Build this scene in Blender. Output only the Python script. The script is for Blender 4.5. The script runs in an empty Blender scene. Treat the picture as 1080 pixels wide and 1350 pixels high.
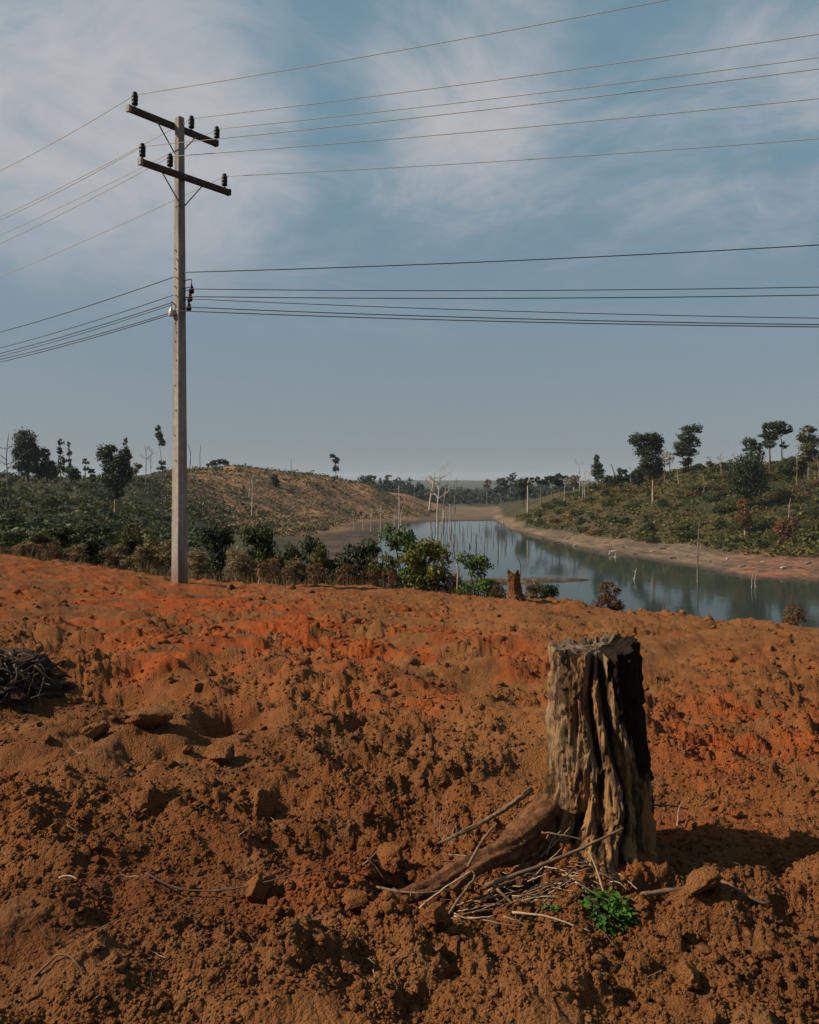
import bpy, bmesh, math, random
import numpy as np
from mathutils import Vector

R = math.radians
random.seed(7)
rng = np.random.default_rng(11)
scn = bpy.context.scene
COL = scn.collection

# ------------------------------------------------------------------ camera, world, sun, exposure
F = 1158.0            # focal length in photograph pixels (1080 wide)
EYE = 1.7
HY = 640.0            # row of the horizon
cam_d = bpy.data.cameras.new('camera')
cam_d.sensor_fit = 'VERTICAL'
cam_d.sensor_height = 36.0
cam_d.lens = 36.0 * F / 1350.0
cam_d.shift_y = (HY - 675.0) / 1350.0
cam_d.clip_start = 0.05
cam_d.clip_end = 40000
cam = bpy.data.objects.new('camera', cam_d)
COL.objects.link(cam)
cam.location = (0, 0, EYE)
cam.rotation_euler = (R(90), 0, 0)
scn.camera = cam
scn.render.resolution_x, scn.render.resolution_y = 819, 1024

SUN_EL = R(37)
SUN_DIR = Vector((-math.cos(SUN_EL) * 0.990, math.cos(SUN_EL) * -0.10, math.sin(SUN_EL)))   # towards the sun
sun_d = bpy.data.lights.new('sun', 'SUN')
sun_d.energy = 5.0
sun_d.angle = R(0.6)
sun_d.color = (1.0, 0.83, 0.63)
sun = bpy.data.objects.new('sun', sun_d)
COL.objects.link(sun)
sun.rotation_euler = SUN_DIR.to_track_quat('Z', 'Y').to_euler()
sun.location = (-30, -5, 40)

world = bpy.data.worlds.new('World')
scn.world = world
world.use_nodes = True
wn, wl = world.node_tree.nodes, world.node_tree.links
wn.clear()


def wnode(t, **kw):
    n = wn.new(t)
    for k, v in kw.items():
        setattr(n, k, v)
    return n


def wmath(op, a, b=None, c=None, clamp=False):
    n = wn.new('ShaderNodeMath')
    n.operation = op
    n.use_clamp = clamp
    for i, v in enumerate((a, b, c)):
        if v is None:
            continue
        if hasattr(v, 'links') or isinstance(v, bpy.types.NodeSocket):
            wl.new(v, n.inputs[i])
        else:
            n.inputs[i].default_value = v
    return n.outputs[0]


sky = wnode('ShaderNodeTexSky', sky_type='NISHITA')
sky.sun_disc = False
sky.sun_elevation = SUN_EL
sky.sun_rotation = math.atan2(SUN_DIR.x, SUN_DIR.y)
sky.air_density = 1.0
sky.dust_density = 2.0
sky.ozone_density = 1.6
tc = wnode('ShaderNodeTexCoord')
sep = wnode('ShaderNodeSeparateXYZ')
wl.new(tc.outputs['Generated'], sep.inputs[0])
dx, dy, dz = sep.outputs
elev = wmath('MAXIMUM', dz, 0.0)
den = wmath('ADD', elev, 0.16)
px = wmath('DIVIDE', dx, den)
py = wmath('DIVIDE', dy, den)
comb = wnode('ShaderNodeCombineXYZ')
wl.new(px, comb.inputs[0]); wl.new(py, comb.inputs[1])


def wnoise(scale, detail, rough, dist, off, stretch=(1, 1, 1)):
    mp = wnode('ShaderNodeMapping')
    mp.inputs['Location'].default_value = off
    mp.inputs['Rotation'].default_value = (0, 0, R(28))
    mp.inputs['Scale'].default_value = stretch
    wl.new(comb.outputs[0], mp.inputs[0])
    n = wnode('ShaderNodeTexNoise')
    n.inputs['Scale'].default_value = scale
    n.inputs['Detail'].default_value = detail
    n.inputs['Roughness'].default_value = rough
    n.inputs['Distortion'].default_value = dist
    wl.new(mp.outputs[0], n.inputs['Vector'])
    return n.outputs['Fac']


n1 = wnoise(0.95, 9, 0.62, 0.7, (3.1, 1.7, 0))
n2 = wnoise(3.0, 9, 0.66, 1.0, (0.4, 7.7, 0), (1.0, 0.95, 1))
nn = wmath('ADD', wmath('MULTIPLY', n1, 0.63), wmath('MULTIPLY', n2, 0.37))


def bank(cx, cy, rx, ry, amt):
    """a cloud bank about the sky point (cx, cy) on the cloud sheet"""
    a = wmath('DIVIDE', wmath('SUBTRACT', px, cx), rx)
    b = wmath('DIVIDE', wmath('SUBTRACT', py, cy), ry)
    d = wmath('ADD', wmath('MULTIPLY', a, a), wmath('MULTIPLY', b, b))
    return wmath('MULTIPLY', wmath('POWER', 2.718, wmath('MULTIPLY', d, -1.0)), amt)


bias = wmath('ADD', bank(-0.66, 1.60, 0.48, 0.90, 0.17), bank(0.14, 1.85, 0.24, 0.70, 0.16))
bias = wmath('ADD', bias, bank(-0.15, 1.55, 0.13, 0.80, -0.15))
bias = wmath('ADD', bias, bank(0.35, 1.30, 0.10, 0.40, -0.07))
bias = wmath('ADD', bias, bank(0.72, 1.75, 0.42, 0.55, 0.12))
cl = wmath('ADD', nn, bias)
mr = wnode('ShaderNodeMapRange')
mr.interpolation_type = 'SMOOTHSTEP'
mr.inputs['From Min'].default_value = 0.45
mr.inputs['From Max'].default_value = 0.76
wl.new(cl, mr.inputs['Value'])
fade = wnode('ShaderNodeMapRange')
fade.interpolation_type = 'SMOOTHSTEP'
fade.inputs['From Min'].default_value = 0.12
fade.inputs['From Max'].default_value = 0.34
wl.new(dz, fade.inputs['Value'])
cmask = wmath('MULTIPLY', mr.outputs[0], fade.outputs[0])
cmask = wmath('MULTIPLY', cmask, 0.85)
# thin high haze: pulls the clear sky towards a pale grey blue
hz = wnode('ShaderNodeMix', data_type='RGBA')
hz.inputs['Factor'].default_value = 0.70
wl.new(sky.outputs[0], hz.inputs['A'])
hl = wnode('ShaderNodeMix', data_type='RGBA')
hf = wnode('ShaderNodeMapRange', interpolation_type='SMOOTHSTEP')
hf.inputs['From Min'].default_value = 0.05
hf.inputs['From Max'].default_value = 0.42
wl.new(dz, hf.inputs['Value'])
wl.new(hf.outputs[0], hl.inputs['Factor'])
hl.inputs['A'].default_value = (2.60, 3.30, 3.95, 1)
hl.inputs['B'].default_value = (2.15, 3.90, 4.80, 1)
wl.new(hl.outputs['Result'], hz.inputs['B'])
mx = wnode('ShaderNodeMix', data_type='RGBA')
wl.new(cmask, mx.inputs['Factor'])
wl.new(hz.outputs['Result'], mx.inputs['A'])
mx.inputs['B'].default_value = (6.5, 6.3, 6.5, 1)
bg = wnode('ShaderNodeBackground')
bg.inputs['Strength'].default_value = 0.0525
wl.new(mx.outputs['Result'], bg.inputs['Color'])
wo = wnode('ShaderNodeOutputWorld')
wl.new(bg.outputs[0], wo.inputs[0])

scn.view_settings.view_transform = 'Standard'
scn.view_settings.look = 'None'
scn.view_settings.exposure = 0.62
scn.view_settings.gamma = 1
scn.view_settings.use_curve_mapping = False
scn.render.engine = 'CYCLES'
scn.cycles.use_denoising = True
scn.cycles.max_bounces = 6
scn.cycles.diffuse_bounces = 3
scn.cycles.volume_bounces = 0
scn.cycles.transparent_max_bounces = 8

# ------------------------------------------------------------------ noise


def h2(ix, iy, seed):
    v = (ix.astype(np.int64) * 374761393 + iy.astype(np.int64) * 668265263 + seed * 2246822519) & 0xffffffff
    v = ((v ^ (v >> 13)) * 1274126177) & 0xffffffff
    v = ((v ^ (v >> 16)) * 2654435761) & 0xffffffff
    v = v ^ (v >> 15)
    return (v & 0xffffff) / float(0xffffff)


def vnoise(x, y, seed=0):
    ix, iy = np.floor(x), np.floor(y)
    fx, fy = x - ix, y - iy
    fx = fx * fx * fx * (fx * (fx * 6 - 15) + 10)
    fy = fy * fy * fy * (fy * (fy * 6 - 15) + 10)
    a, b = h2(ix, iy, seed), h2(ix + 1, iy, seed)
    c, d = h2(ix, iy + 1, seed), h2(ix + 1, iy + 1, seed)
    return (a + (b - a) * fx) * (1 - fy) + (c + (d - c) * fx) * fy


def fbm(x, y, oct=4, seed=0, gain=0.5):
    s, a, t = 0, 1.0, 0
    for i in range(oct):
        c, n = math.cos(i * 0.7), math.sin(i * 0.7)
        s = s + a * vnoise((x * c - y * n) * 2 ** i + 17.3 * i, (x * n + y * c) * 2 ** i - 9.1 * i, seed + i)
        t += a
        a *= gain
    return s / t


def vnoise3(x, y, z, seed=0):
    iz = np.floor(z)
    fz = z - iz
    fz = fz * fz * (3 - 2 * fz)
    o = (iz.astype(np.int64) % 4096)
    a = vnoise(x + o * 37.0, y + o * 91.0, seed)
    b = vnoise(x + (o + 1) * 37.0, y + (o + 1) * 91.0, seed)
    return a + (b - a) * fz


def worley(x, y, seed=0):
    """distance to the nearest and second point, the cell's random number and the offset from its point"""
    ix, iy = np.floor(x), np.floor(y)
    f1 = np.full(x.shape, 9.0)
    f2 = np.full(x.shape, 9.0)
    cr, ox, oy = np.zeros(x.shape), np.zeros(x.shape), np.zeros(x.shape)
    for i in (-1, 0, 1):
        for j in (-1, 0, 1):
            cx, cy = ix + i, iy + j
            qx, qy = x - cx - h2(cx, cy, seed), y - cy - h2(cx, cy, seed + 1)
            d = np.hypot(qx, qy)
            m = d < f1
            f2 = np.where(m, f1, np.minimum(f2, d))
            cr = np.where(m, h2(cx, cy, seed + 2), cr)
            ox, oy = np.where(m, qx, ox), np.where(m, qy, oy)
            f1 = np.where(m, d, f1)
    return f1, f2, cr, ox, oy


def sstep(a, b, x):
    t = np.clip((x - a) / (b - a), 0, 1)
    return t * t * (3 - 2 * t)


# ------------------------------------------------------------------ the lie of the land
WATER = -13.3


def zof(y, D):
    return EYE - (y - HY) / F * D


COLS = {   # bearing column -> (edge depth, edge height, drop 4 m on, drop 10 m on, [(depth, height) ...])
    -320: (24, .25, .6, 1.2, [(60, -1.5), (120, -2), (220, 2), (300, 7), (420, 6), (800, 2)]),
    0: (22, .00, .5, 1.1, [(60, -2.4), (120, -3.6), (220, -.4), (300, 5.2), (400, 4), (700, -2)]),
    100: (21.6, -.22, .5, 1.2, [(60, -3.0), (120, -4.2), (210, -1.6), (300, 4.2), (400, 2), (700, -4)]),
    170: (21.3, -.35, .6, 1.4, [(60, -3.8), (120, -4.9), (200, -3.2), (290, 3.6), (400, 6), (500, 3), (700, -4)]),
    237: (21, -.50, .7, 1.6, [(60, -5), (120, -5.9), (200, -7), (280, -1.9), (380, 8.6), (470, 6), (700, -4)]),
    310: (20.6, -.55, .8, 1.9, [(60, -6), (130, -8), (200, -10.9), (260, -10.6), (300, -8.7), (400, 11), (480, 8), (700, -4)]),
    400: (20, -.52, .9, 2.2, [(60, -7), (120, -11.5), (200, -12.7), (270, -12.2), (330, -10.8), (420, 8.0), (500, 5), (700, -5)]),
    480: (19.8, -.55, 1.0, 2.5, [(60, -8), (100, -12.3), (160, -12.6), (250, -12.8), (325, -12.95), (345, -12.7), (372, -11.6), (440, 3.2), (520, 0), (700, -6)]),
    530: (19.8, -.62, 1.0, 2.8, [(60, -9), (95, -14.5), (345, -14.2), (364, -12.9), (400, -11), (470, -4.2), (560, -4), (700, -8)]),
    575: (19.5, -.66, 1.1, 3.0, [(60, -9.5), (90, -15), (340, -14.4), (362, -13.1), (420, -12.6), (480, -11.6), (560, -10), (700, -9)]),
    600: (19.2, -.68, 1.1, 3.0, [(60, -9.5), (90, -15), (345, -14.4), (368, -13.1), (520, -12.6), (580, -11.8), (660, -10), (800, -8)]),
    650: (18.0, -.58, 1.1, 3.2, [(60, -10), (90, -15), (345, -14.4), (372, -13.1), (520, -12.6), (580, -11.8), (660, -10), (800, -8)]),
    685: (17.2, -.50, 1.2, 3.4, [(60, -10), (90, -15), (262, -14.6), (284, -13.0), (300, -12.2), (345, -10.2), (420, -8.5), (600, -8.5)]),
    740: (16.8, -.50, 1.2, 3.5, [(60, -10.5), (90, -15), (205, -14.6), (223, -13.2), (246, -12.5), (262, -11.0), (300, -5.6), (360, -1.4), (450, -2), (700, -6)]),
    800: (16.5, -.56, 1.2, 3.5, [(60, -10.5), (90, -15), (172, -14.6), (187, -13.2), (206, -12.6), (218, -11.5), (262, -3.9), (320, 2.5), (390, 1.5), (700, -4)]),
    900: (16, -.62, 1.2, 3.5, [(60, -10.5), (90, -15), (150, -14.6), (163, -13.2), (182, -12.4), (197, -11.4), (242, -2.4), (300, 7.2), (370, 6), (700, 0)]),
    1000: (15.5, -.66, 1.2, 3.5, [(60, -10.5), (90, -15), (128, -14.6), (140, -13.2), (156, -11.9), (172, -10.4), (192, -9.6), (242, 1.7), (300, 9.3), (380, 8), (700, 2)]),
    1080: (15, -.70, 1.2, 3.5, [(60, -10.5), (90, -15), (126, -14.6), (136, -13.2), (152, -11.6), (168, -9.6), (188, -7), (242, 2.4), (300, 10.4), (380, 9), (700, 3)]),
    1400: (14, -.8, 1.2, 3.5, [(60, -10.5), (90, -15), (112, -14.6), (124, -13.2), (145, -11), (170, -8), (240, 4), (300, 12), (400, 11), (700, 4)]),
}
FARPTS = [(1000, -8), (1800, -12), (2800, -6), (4200, 24), (6000, 30), (9500, 34)]
_us = np.array(sorted(COLS))
_ld = np.linspace(math.log(1.0), math.log(9500), 620)
_dd = np.exp(_ld)
_tab = []
for _u in _us:
    _e, _ze, _a, _b, _l = COLS[_u]
    _p = [(0, 0), (4, 0), (_e, _ze), (_e + 4, _ze - _a), (_e + 10, _ze - _b)] + _l + FARPTS
    _z = np.interp(_dd, [q[0] for q in _p], [q[1] for q in _p])
    _k = np.exp(-0.5 * (np.arange(-6, 7) / 1.8) ** 2)
    _k /= _k.sum()
    _z = np.convolve(np.pad(_z, 6, mode='edge'), _k, 'valid')
    _tab.append(_z)
_tab = np.array(_tab)
_ths = np.arctan((_us - 540.0) / F)


def base_height(X, Y):
    rr = np.hypot(X, Y)
    th = np.arctan2(X, Y)
    D = np.maximum(rr * np.maximum(np.cos(th), math.cos(R(42))), 1.001)
    li = (np.log(np.minimum(D, 9400)) - _ld[0]) / (_ld[1] - _ld[0])
    li = np.clip(li, 0, len(_ld) - 1.001)
    i0 = np.floor(li).astype(int)
    fi = li - i0
    t = np.clip(th, _ths[0], _ths[-1] - 1e-6)
    k = np.clip(np.searchsorted(_ths, t, side='right') - 1, 0, len(_ths) - 2)
    w = (t - _ths[k]) / (_ths[k + 1] - _ths[k])
    w = 0.5 * w + 0.5 * w * w * (3 - 2 * w)
    z0 = _tab[k, i0] * (1 - fi) + _tab[k, i0 + 1] * fi
    z1 = _tab[k + 1, i0] * (1 - fi) + _tab[k + 1, i0 + 1] * fi
    z = z0 * (1 - w) + z1 * w
    back = sstep(R(45), R(100), np.abs(th))
    return z * (1 - back), D


def pt(u, y, lo=1.5, hi=30.0, f=None):
    """the place on the smooth ground that shows at photograph pixel (u, y)"""
    ds = np.exp(np.linspace(math.log(lo), math.log(hi), 700))
    X = (u - 540.0) / F * ds
    z = (f or (lambda a, b: base_height(a, b)[0]))(X, ds)
    yy = HY + F * (EYE - z) / ds
    ok = np.nonzero(yy <= y)[0]
    i = ok[0] if len(ok) else int(np.argmin(yy))
    return float(X[i]), float(ds[i]), float(z[i])


FEAT = []


def feature(u, y, rx, ry, amp, p=2.0):
    X, Y, _z = pt(u, y)
    FEAT.append((X, Y, rx, ry, amp, p))


feature(785, 1150, .50, .40, .05)
feature(775, 1172, .27, .16, .06)
feature(842, 1150, .12, .12, .10)
feature(735, 1165, .14, .12, .03)
feature(640, 1015, .42, .40, .14)
feature(640, 1168, .26, .10, -.15)
feature(560, 1205, .20, .09, -.06)
feature(470, 1115, .13, .12, -.32)
feature(430, 1085, .16, .12, .10)
feature(300, 944, .22, .34, -.52)
feature(262, 945, .2, .3, .10)
feature(215, 985, .38, .22, .12)
feature(150, 905, .8, .6, -.14)
feature(30, 935, .5, .35, .14)
feature(1066, 1208, .22, .15, -.42)
feature(985, 1185, .12, .1, .05)
feature(980, 1240, .42, .12, .07)
feature(870, 1190, .14, .07, -.12)
feature(930, 1190, .20, .08, -.09)
feature(90, 852, .45, .4, -.20)
feature(40, 1170, .12, .08, -.12)
feature(20, 1290, .22, .16, -.10)
feature(190, 1010, .3, .2, -.08)
feature(560, 960, .30, .3, -.10)
feature(640, 940, .40, .4, .08)
feature(130, 1290, .35, .2, .07)
feature(600, 1290, .45, .25, .05)
feature(930, 1135, .35, .2, .03)
feature(95, 905, .5, .35, -.12)
feature(300, 850, 1.2, .8, .10)
feature(560, 870, .8, .5, -.10)
feature(960, 960, .8, .5, -.08)
feature(276, 768, .5, .4, -.08)

SPITS = [((712 - 540) / F * 139, 139, 8.5, 1.5, .40), ((655 - 540) / F * 137, 137, 6.0, 2.0, .5),
         ((1030 - 540) / F * 146, 147, 9.5, 1.6, .55), ((960 - 540) / F * 150, 150, 5.0, 1.0, .28)]


def clods(X, Y):
    """the broken surface of the dug field: lumps inside lumps"""
    wx = X + .05 * (fbm(X * 6, Y * 6, 2, 51) - .5) + .012 * (vnoise(X * 38, Y * 38, 53) - .5) * 2
    wy = Y + .05 * (fbm(X * 6 + 40, Y * 6, 2, 52) - .5) + .012 * (vnoise(X * 38, Y * 38, 54) - .5) * 2
    rough = sstep(.38, .58, fbm(X * .9 + 3, Y * .9, 3, 41))
    z = .26 * (fbm(X * .7, Y * .7, 3, 21) - .5) + .27 * (fbm(X * 2.1, Y * 2.1, 3, 22) - .5)
    for sc, amp, sd in ((2.6, .080, 28), (5.5, .046, 31), (11, .028, 33), (22, .0165, 35), (45, .0085, 37)):
        f1, f2, cr, ox, oy = worley(wx * sc, wy * sc, sd)
        big_ = np.clip((cr - .30) * 1.5, 0, 1)
        crack = np.clip((f2 - f1) * 3.2, 0, 1) ** .7
        t1, t2 = (cr * 7.13) % 1 - .5, (cr * 13.7) % 1 - .5
        slab = np.clip(1 - f1 ** 3 * 1.6, 0, 1) * big_ + 1.5 * (t1 * ox + t2 * oy)
        z = z + amp * (slab * crack * .9 - .2) * (.42 + .78 * rough)
    z = z + .030 * (fbm(X * 14, Y * 14, 5, 61, .7) - .5) * (.45 + .8 * rough)
    return z


def height(X, Y, detail=True):
    X, Y = np.asarray(X, float), np.asarray(Y, float)
    z, D = base_height(X, Y)
    rr = np.hypot(X, Y)
    for fx, fy, rx, ry, amp, p in FEAT:
        z = z + amp * np.exp(-(((X - fx) / rx) ** 2 + ((Y - fy) / ry) ** 2))
    far = sstep(35, 130, rr)
    z = z + far * (2.4 * (fbm(X * .022, Y * .022, 4, 3) - .5) + .9 * (fbm(X * .11, Y * .11, 3, 5) - .5)) * sstep(-13.2, -8.5, z) * sstep(5000, 1500, rr)
    z = z + far * .35 * (fbm(X * .09, Y * .09, 3, 6) - .5)
    z = z + sstep(1800, 4200, rr) * 22 * (fbm(X * .0011, Y * .0011, 4, 9) - .5)
    for sx, sy, rx, ry, hh in SPITS:
        q = ((X - sx) / rx) ** 2 + ((Y - sy) / ry) ** 2
        z = np.maximum(z, np.where(q < 6, WATER + hh * (1.15 - q) + .2 * (vnoise(X * .8, Y * .8, 8) - .5), -99))
    near = sstep(44, 24, rr)
    if detail and near.max() > 0:
        z = z + clods(X, Y) * near * (1 - .42 * sstep(8, 16, rr))
    return z


# ------------------------------------------------------------------ mesh helpers


def link(o):
    COL.objects.link(o)
    return o


def raw_mesh(name, V, faces, mat=None, attrs=None, smooth=False):
    """V (n,3); faces: (m,3) or (m,4) array, or a list of index tuples"""
    me = bpy.data.meshes.new(name)
    V = np.asarray(V, np.float32)
    if isinstance(faces, np.ndarray):
        k = faces.shape[1]
        m = len(faces)
        me.vertices.add(len(V))
        me.vertices.foreach_set('co', V.ravel())
        me.loops.add(m * k)
        me.loops.foreach_set('vertex_index', faces.astype(np.int32).ravel())
        me.polygons.add(m)
        me.polygons.foreach_set('loop_start', np.arange(0, m * k, k, dtype=np.int32))
        me.polygons.foreach_set('loop_total', np.full(m, k, np.int32))
        me.update(calc_edges=True)
    else:
        me.from_pydata(V.tolist(), [], faces)
        me.update()
    for an, av in (attrs or {}).items():
        av = np.asarray(av, np.float32)
        if av.ndim == 1:
            a = me.attributes.new(an, 'FLOAT', 'POINT')
            a.data.foreach_set('value', av)
        else:
            a = me.attributes.new(an, 'FLOAT_COLOR', 'POINT')
            c = np.ones((len(av), 4), np.float32)
            c[:, :3] = av
            a.data.foreach_set('color', c.ravel())
    if smooth:
        me.polygons.foreach_set('use_smooth', np.ones(len(me.polygons), bool))
    if mat:
        me.materials.append(mat)
    return me


def obj(name, me, parent=None, loc=None):
    o = bpy.data.objects.new(name, me)
    link(o)
    if parent:
        o.parent = parent
    if loc is not None:
        o.location = loc
    return o


def tag(o, label=None, cat=None, group=None, kind=None):
    if label: o['label'] = label
    if cat: o['category'] = cat
    if group: o['group'] = group
    if kind: o['kind'] = kind
    return o


def thing(name, loc, label, cat, group=None):
    o = bpy.data.objects.new(name, None)
    link(o)
    o.location = loc
    o.empty_display_size = .2
    return tag(o, label, cat, group)


class MB:
    """collects shapes in world coordinates and links them as ONE mesh"""

    def __init__(s):
        s.V, s.F, s.A, s.n = [], [], [], 0

    def add(s, V, Fc, tone=None):
        V = np.asarray(V, float)
        s.V.append(V)
        for f in Fc:
            s.F.append(tuple(int(i) + s.n for i in f))
        s.A.append(np.full(len(V), .5) if tone is None else np.broadcast_to(np.asarray(tone, float), (len(V),)))
        s.n += len(V)

    def box(s, c, ax, hx, ay, hy, az, hz, tone=None):
        c, ax, ay, az = map(lambda q: np.array(q, float), (c, ax, ay, az))
        V = [c + ax * hx * i + ay * hy * j + az * hz * k for k in (-1, 1) for j in (-1, 1) for i in (-1, 1)]
        s.add(V, [(0, 2, 3, 1), (4, 5, 7, 6), (0, 1, 5, 4), (2, 6, 7, 3), (0, 4, 6, 2), (1, 3, 7, 5)], tone)

    def tube(s, P, rad, n=6, jit=0.0, tone=None, cap=True):
        P = np.array(P, float)
        m = len(P)
        rad = np.broadcast_to(np.asarray(rad, float), (m,))
        T = np.gradient(P, axis=0)
        T /= np.linalg.norm(T, axis=1)[:, None] + 1e-9
        up = np.array((0, 0, 1.0)) if abs(T[0, 2]) < .8 else np.array((1.0, 0, 0))
        V = []
        for i in range(m):
            a = np.cross(T[i], up)
            a /= np.linalg.norm(a) + 1e-9
            b = np.cross(T[i], a)
            for k in range(n):
                t = 2 * math.pi * k / n
                r = rad[i] * (1 + jit * (random.random() - .5) * 2)
                V.append(P[i] + (a * math.cos(t) + b * math.sin(t)) * r)
        Fc = [(i * n + k, i * n + (k + 1) % n, (i + 1) * n + (k + 1) % n, (i + 1) * n + k) for i in range(m - 1) for k in range(n)]
        if cap:
            Fc += [tuple(range(n))[::-1], tuple((m - 1) * n + k for k in range(n))]
        s.add(V, Fc, tone)

    def lathe(s, base, axis, prof, n=14):
        base, axis = np.array(base, float), np.array(axis, float)
        axis /= np.linalg.norm(axis)
        s.tube([base + axis * (h + 1e-5 * i) for i, (h, r) in enumerate(prof)], [r for h, r in prof], n)

    def mesh(s, name, mat, origin=(0, 0, 0), smooth=False):
        V = np.concatenate(s.V) - np.array(origin, float)
        return raw_mesh(name, V, s.F, mat, {'tone': np.concatenate(s.A)}, smooth)

    def build(s, name, mat, parent=None, smooth=False, loc=None):
        org = np.array(parent.matrix_basis.translation if parent else (loc if loc is not None else (0, 0, 0)))
        return obj(name, s.mesh(name, mat, org, smooth), parent, loc if not parent else None)


def subdivide_path(P, k=4, wob=0.0):
    P = np.array(P, float)
    t = np.linspace(0, len(P) - 1, (len(P) - 1) * k + 1)
    out = np.empty((len(t), 3))
    for i, q in enumerate(t):
        j = min(int(q), len(P) - 2)
        f = q - j
        p0, p1, p2, p3 = P[max(j - 1, 0)], P[j], P[j + 1], P[min(j + 2, len(P) - 1)]
        out[i] = .5 * ((2 * p1) + (-p0 + p2) * f + (2 * p0 - 5 * p1 + 4 * p2 - p3) * f * f + (-p0 + 3 * p1 - 3 * p2 + p3) * f ** 3)
    if wob:
        out[1:-1] += rng.normal(0, wob, (len(t) - 2, 3))
    return out


# ------------------------------------------------------------------ materials


class NT:
    def __init__(s, name):
        s.m = bpy.data.materials.new(name)
        s.m.use_nodes = True
        s.n, s.l = s.m.node_tree.nodes, s.m.node_tree.links
        s.n.clear()
        s.out = s.n.new('ShaderNodeOutputMaterial')
        s.b = s.n.new('ShaderNodeBsdfPrincipled')
        s.b.inputs['Specular IOR Level'].default_value = .2
        s.b.inputs['Roughness'].default_value = .9
        s.l.new(s.b.outputs[0], s.out.inputs[0])
        s.tc = s.n.new('ShaderNodeTexCoord')
        s.pos = None

    def noise(s, scale, detail=4, rough=.55, stretch=None, coord='Object', dist=0.0):
        n = s.n.new('ShaderNodeTexNoise')
        n.inputs['Scale'].default_value = scale
        n.inputs['Detail'].default_value = detail
        n.inputs['Roughness'].default_value = rough
        n.inputs['Distortion'].default_value = dist
        if stretch:
            mp = s.n.new('ShaderNodeMapping')
            mp.inputs['Scale'].default_value = stretch
            s.l.new(s.tc.outputs[coord], mp.inputs[0])
            s.l.new(mp.outputs[0], n.inputs['Vector'])
        else:
            s.l.new(s.pos or s.tc.outputs[coord], n.inputs['Vector'])
        return n.outputs['Fac']

    def rng(s, v, a, b, lo=0.0, hi=1.0):
        n = s.n.new('ShaderNodeMapRange')
        n.interpolation_type = 'SMOOTHSTEP'
        for k, q in (('From Min', a), ('From Max', b), ('To Min', lo), ('To Max', hi)):
            n.inputs[k].default_value = q
        s.l.new(v, n.inputs['Value'])
        return n.outputs[0]

    def put(s, sock, v):
        if isinstance(v, bpy.types.NodeSocket):
            s.l.new(v, sock)
        elif isinstance(v, (tuple, list)):
            sock.default_value = tuple(v) + (1.0,) if len(v) == 3 else v
        else:
            sock.default_value = v

    def mix(s, f, a, b, mode='MIX'):
        n = s.n.new('ShaderNodeMix')
        n.data_type = 'RGBA'
        n.blend_type = mode
        s.put(n.inputs['Factor'], f); s.put(n.inputs['A'], a); s.put(n.inputs['B'], b)
        return n.outputs['Result']

    def math(s, op, a, b=0.0):
        n = s.n.new('ShaderNodeMath')
        n.operation = op
        s.put(n.inputs[0], a); s.put(n.inputs[1], b)
        return n.outputs[0]

    def attr(s, name, col=False):
        n = s.n.new('ShaderNodeAttribute')
        n.attribute_name = name
        return n.outputs['Color' if col else 'Fac']

    def objrand(s):
        return s.n.new('ShaderNodeObjectInfo').outputs['Random']

    def bump(s, h, strength=.5, dist=.02):
        n = s.n.new('ShaderNodeBump')
        n.inputs['Strength'].default_value = strength
        n.inputs['Distance'].default_value = dist
        s.l.new(h, n.inputs['Height'])
        s.l.new(n.outputs[0], s.b.inputs['Normal'])

    def color(s, c):
        s.put(s.b.inputs['Base Color'], c)
        return s.m

    def set(s, **kw):
        for k, v in kw.items():
            s.put(s.b.inputs[k.replace('_', ' ')], v)


def leaf_mat(name, dark, mid, light, trans=.18, var=.5):
    t = NT(name)
    tone = t.attr('tone')
    c = t.mix(t.rng(tone, 0, .55), dark, mid)
    c = t.mix(t.rng(tone, .55, 1.0), c, light)
    v = t.math('ADD', t.math('MULTIPLY', t.objrand(), var), 1 - var * .5)
    c2 = t.mix(1.0, c, (1, 1, 1), 'MULTIPLY')
    hs = t.n.new('ShaderNodeHueSaturation')
    t.l.new(v, hs.inputs['Value'])
    t.l.new(c2, hs.inputs['Color'])
    t.color(hs.outputs[0])
    t.set(Roughness=.62)
    tr = t.n.new('ShaderNodeBsdfTranslucent')
    t.l.new(hs.outputs[0], tr.inputs[0])
    ms = t.n.new('ShaderNodeMixShader')
    ms.inputs[0].default_value = trans
    t.l.new(t.b.outputs[0], ms.inputs[1]); t.l.new(tr.outputs[0], ms.inputs[2])
    t.l.new(ms.outputs[0], t.out.inputs[0])
    return t.m


def wood_mat(name, a, b, scale=6, stretch=(1, 1, .15), bump=.5, dist=.01):
    t = NT(name)
    n = t.noise(scale, 6, .6, stretch)
    v = t.noise(scale * .35, 3, .5)
    c = t.mix(t.rng(n, .3, .7), a, b)
    c = t.mix(t.rng(v, .35, .75, 0, .45), c, tuple(q * .55 for q in a))
    t.bump(n, bump, dist)
    return t.color(c)


SOIL_BROWN = (.130, .049, .0165)
SOIL_TAN = (.212, .095, .034)
SOIL_RED = (.262, .055, .0125)
SOIL_DARK = (.048, .0185, .0078)


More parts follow.
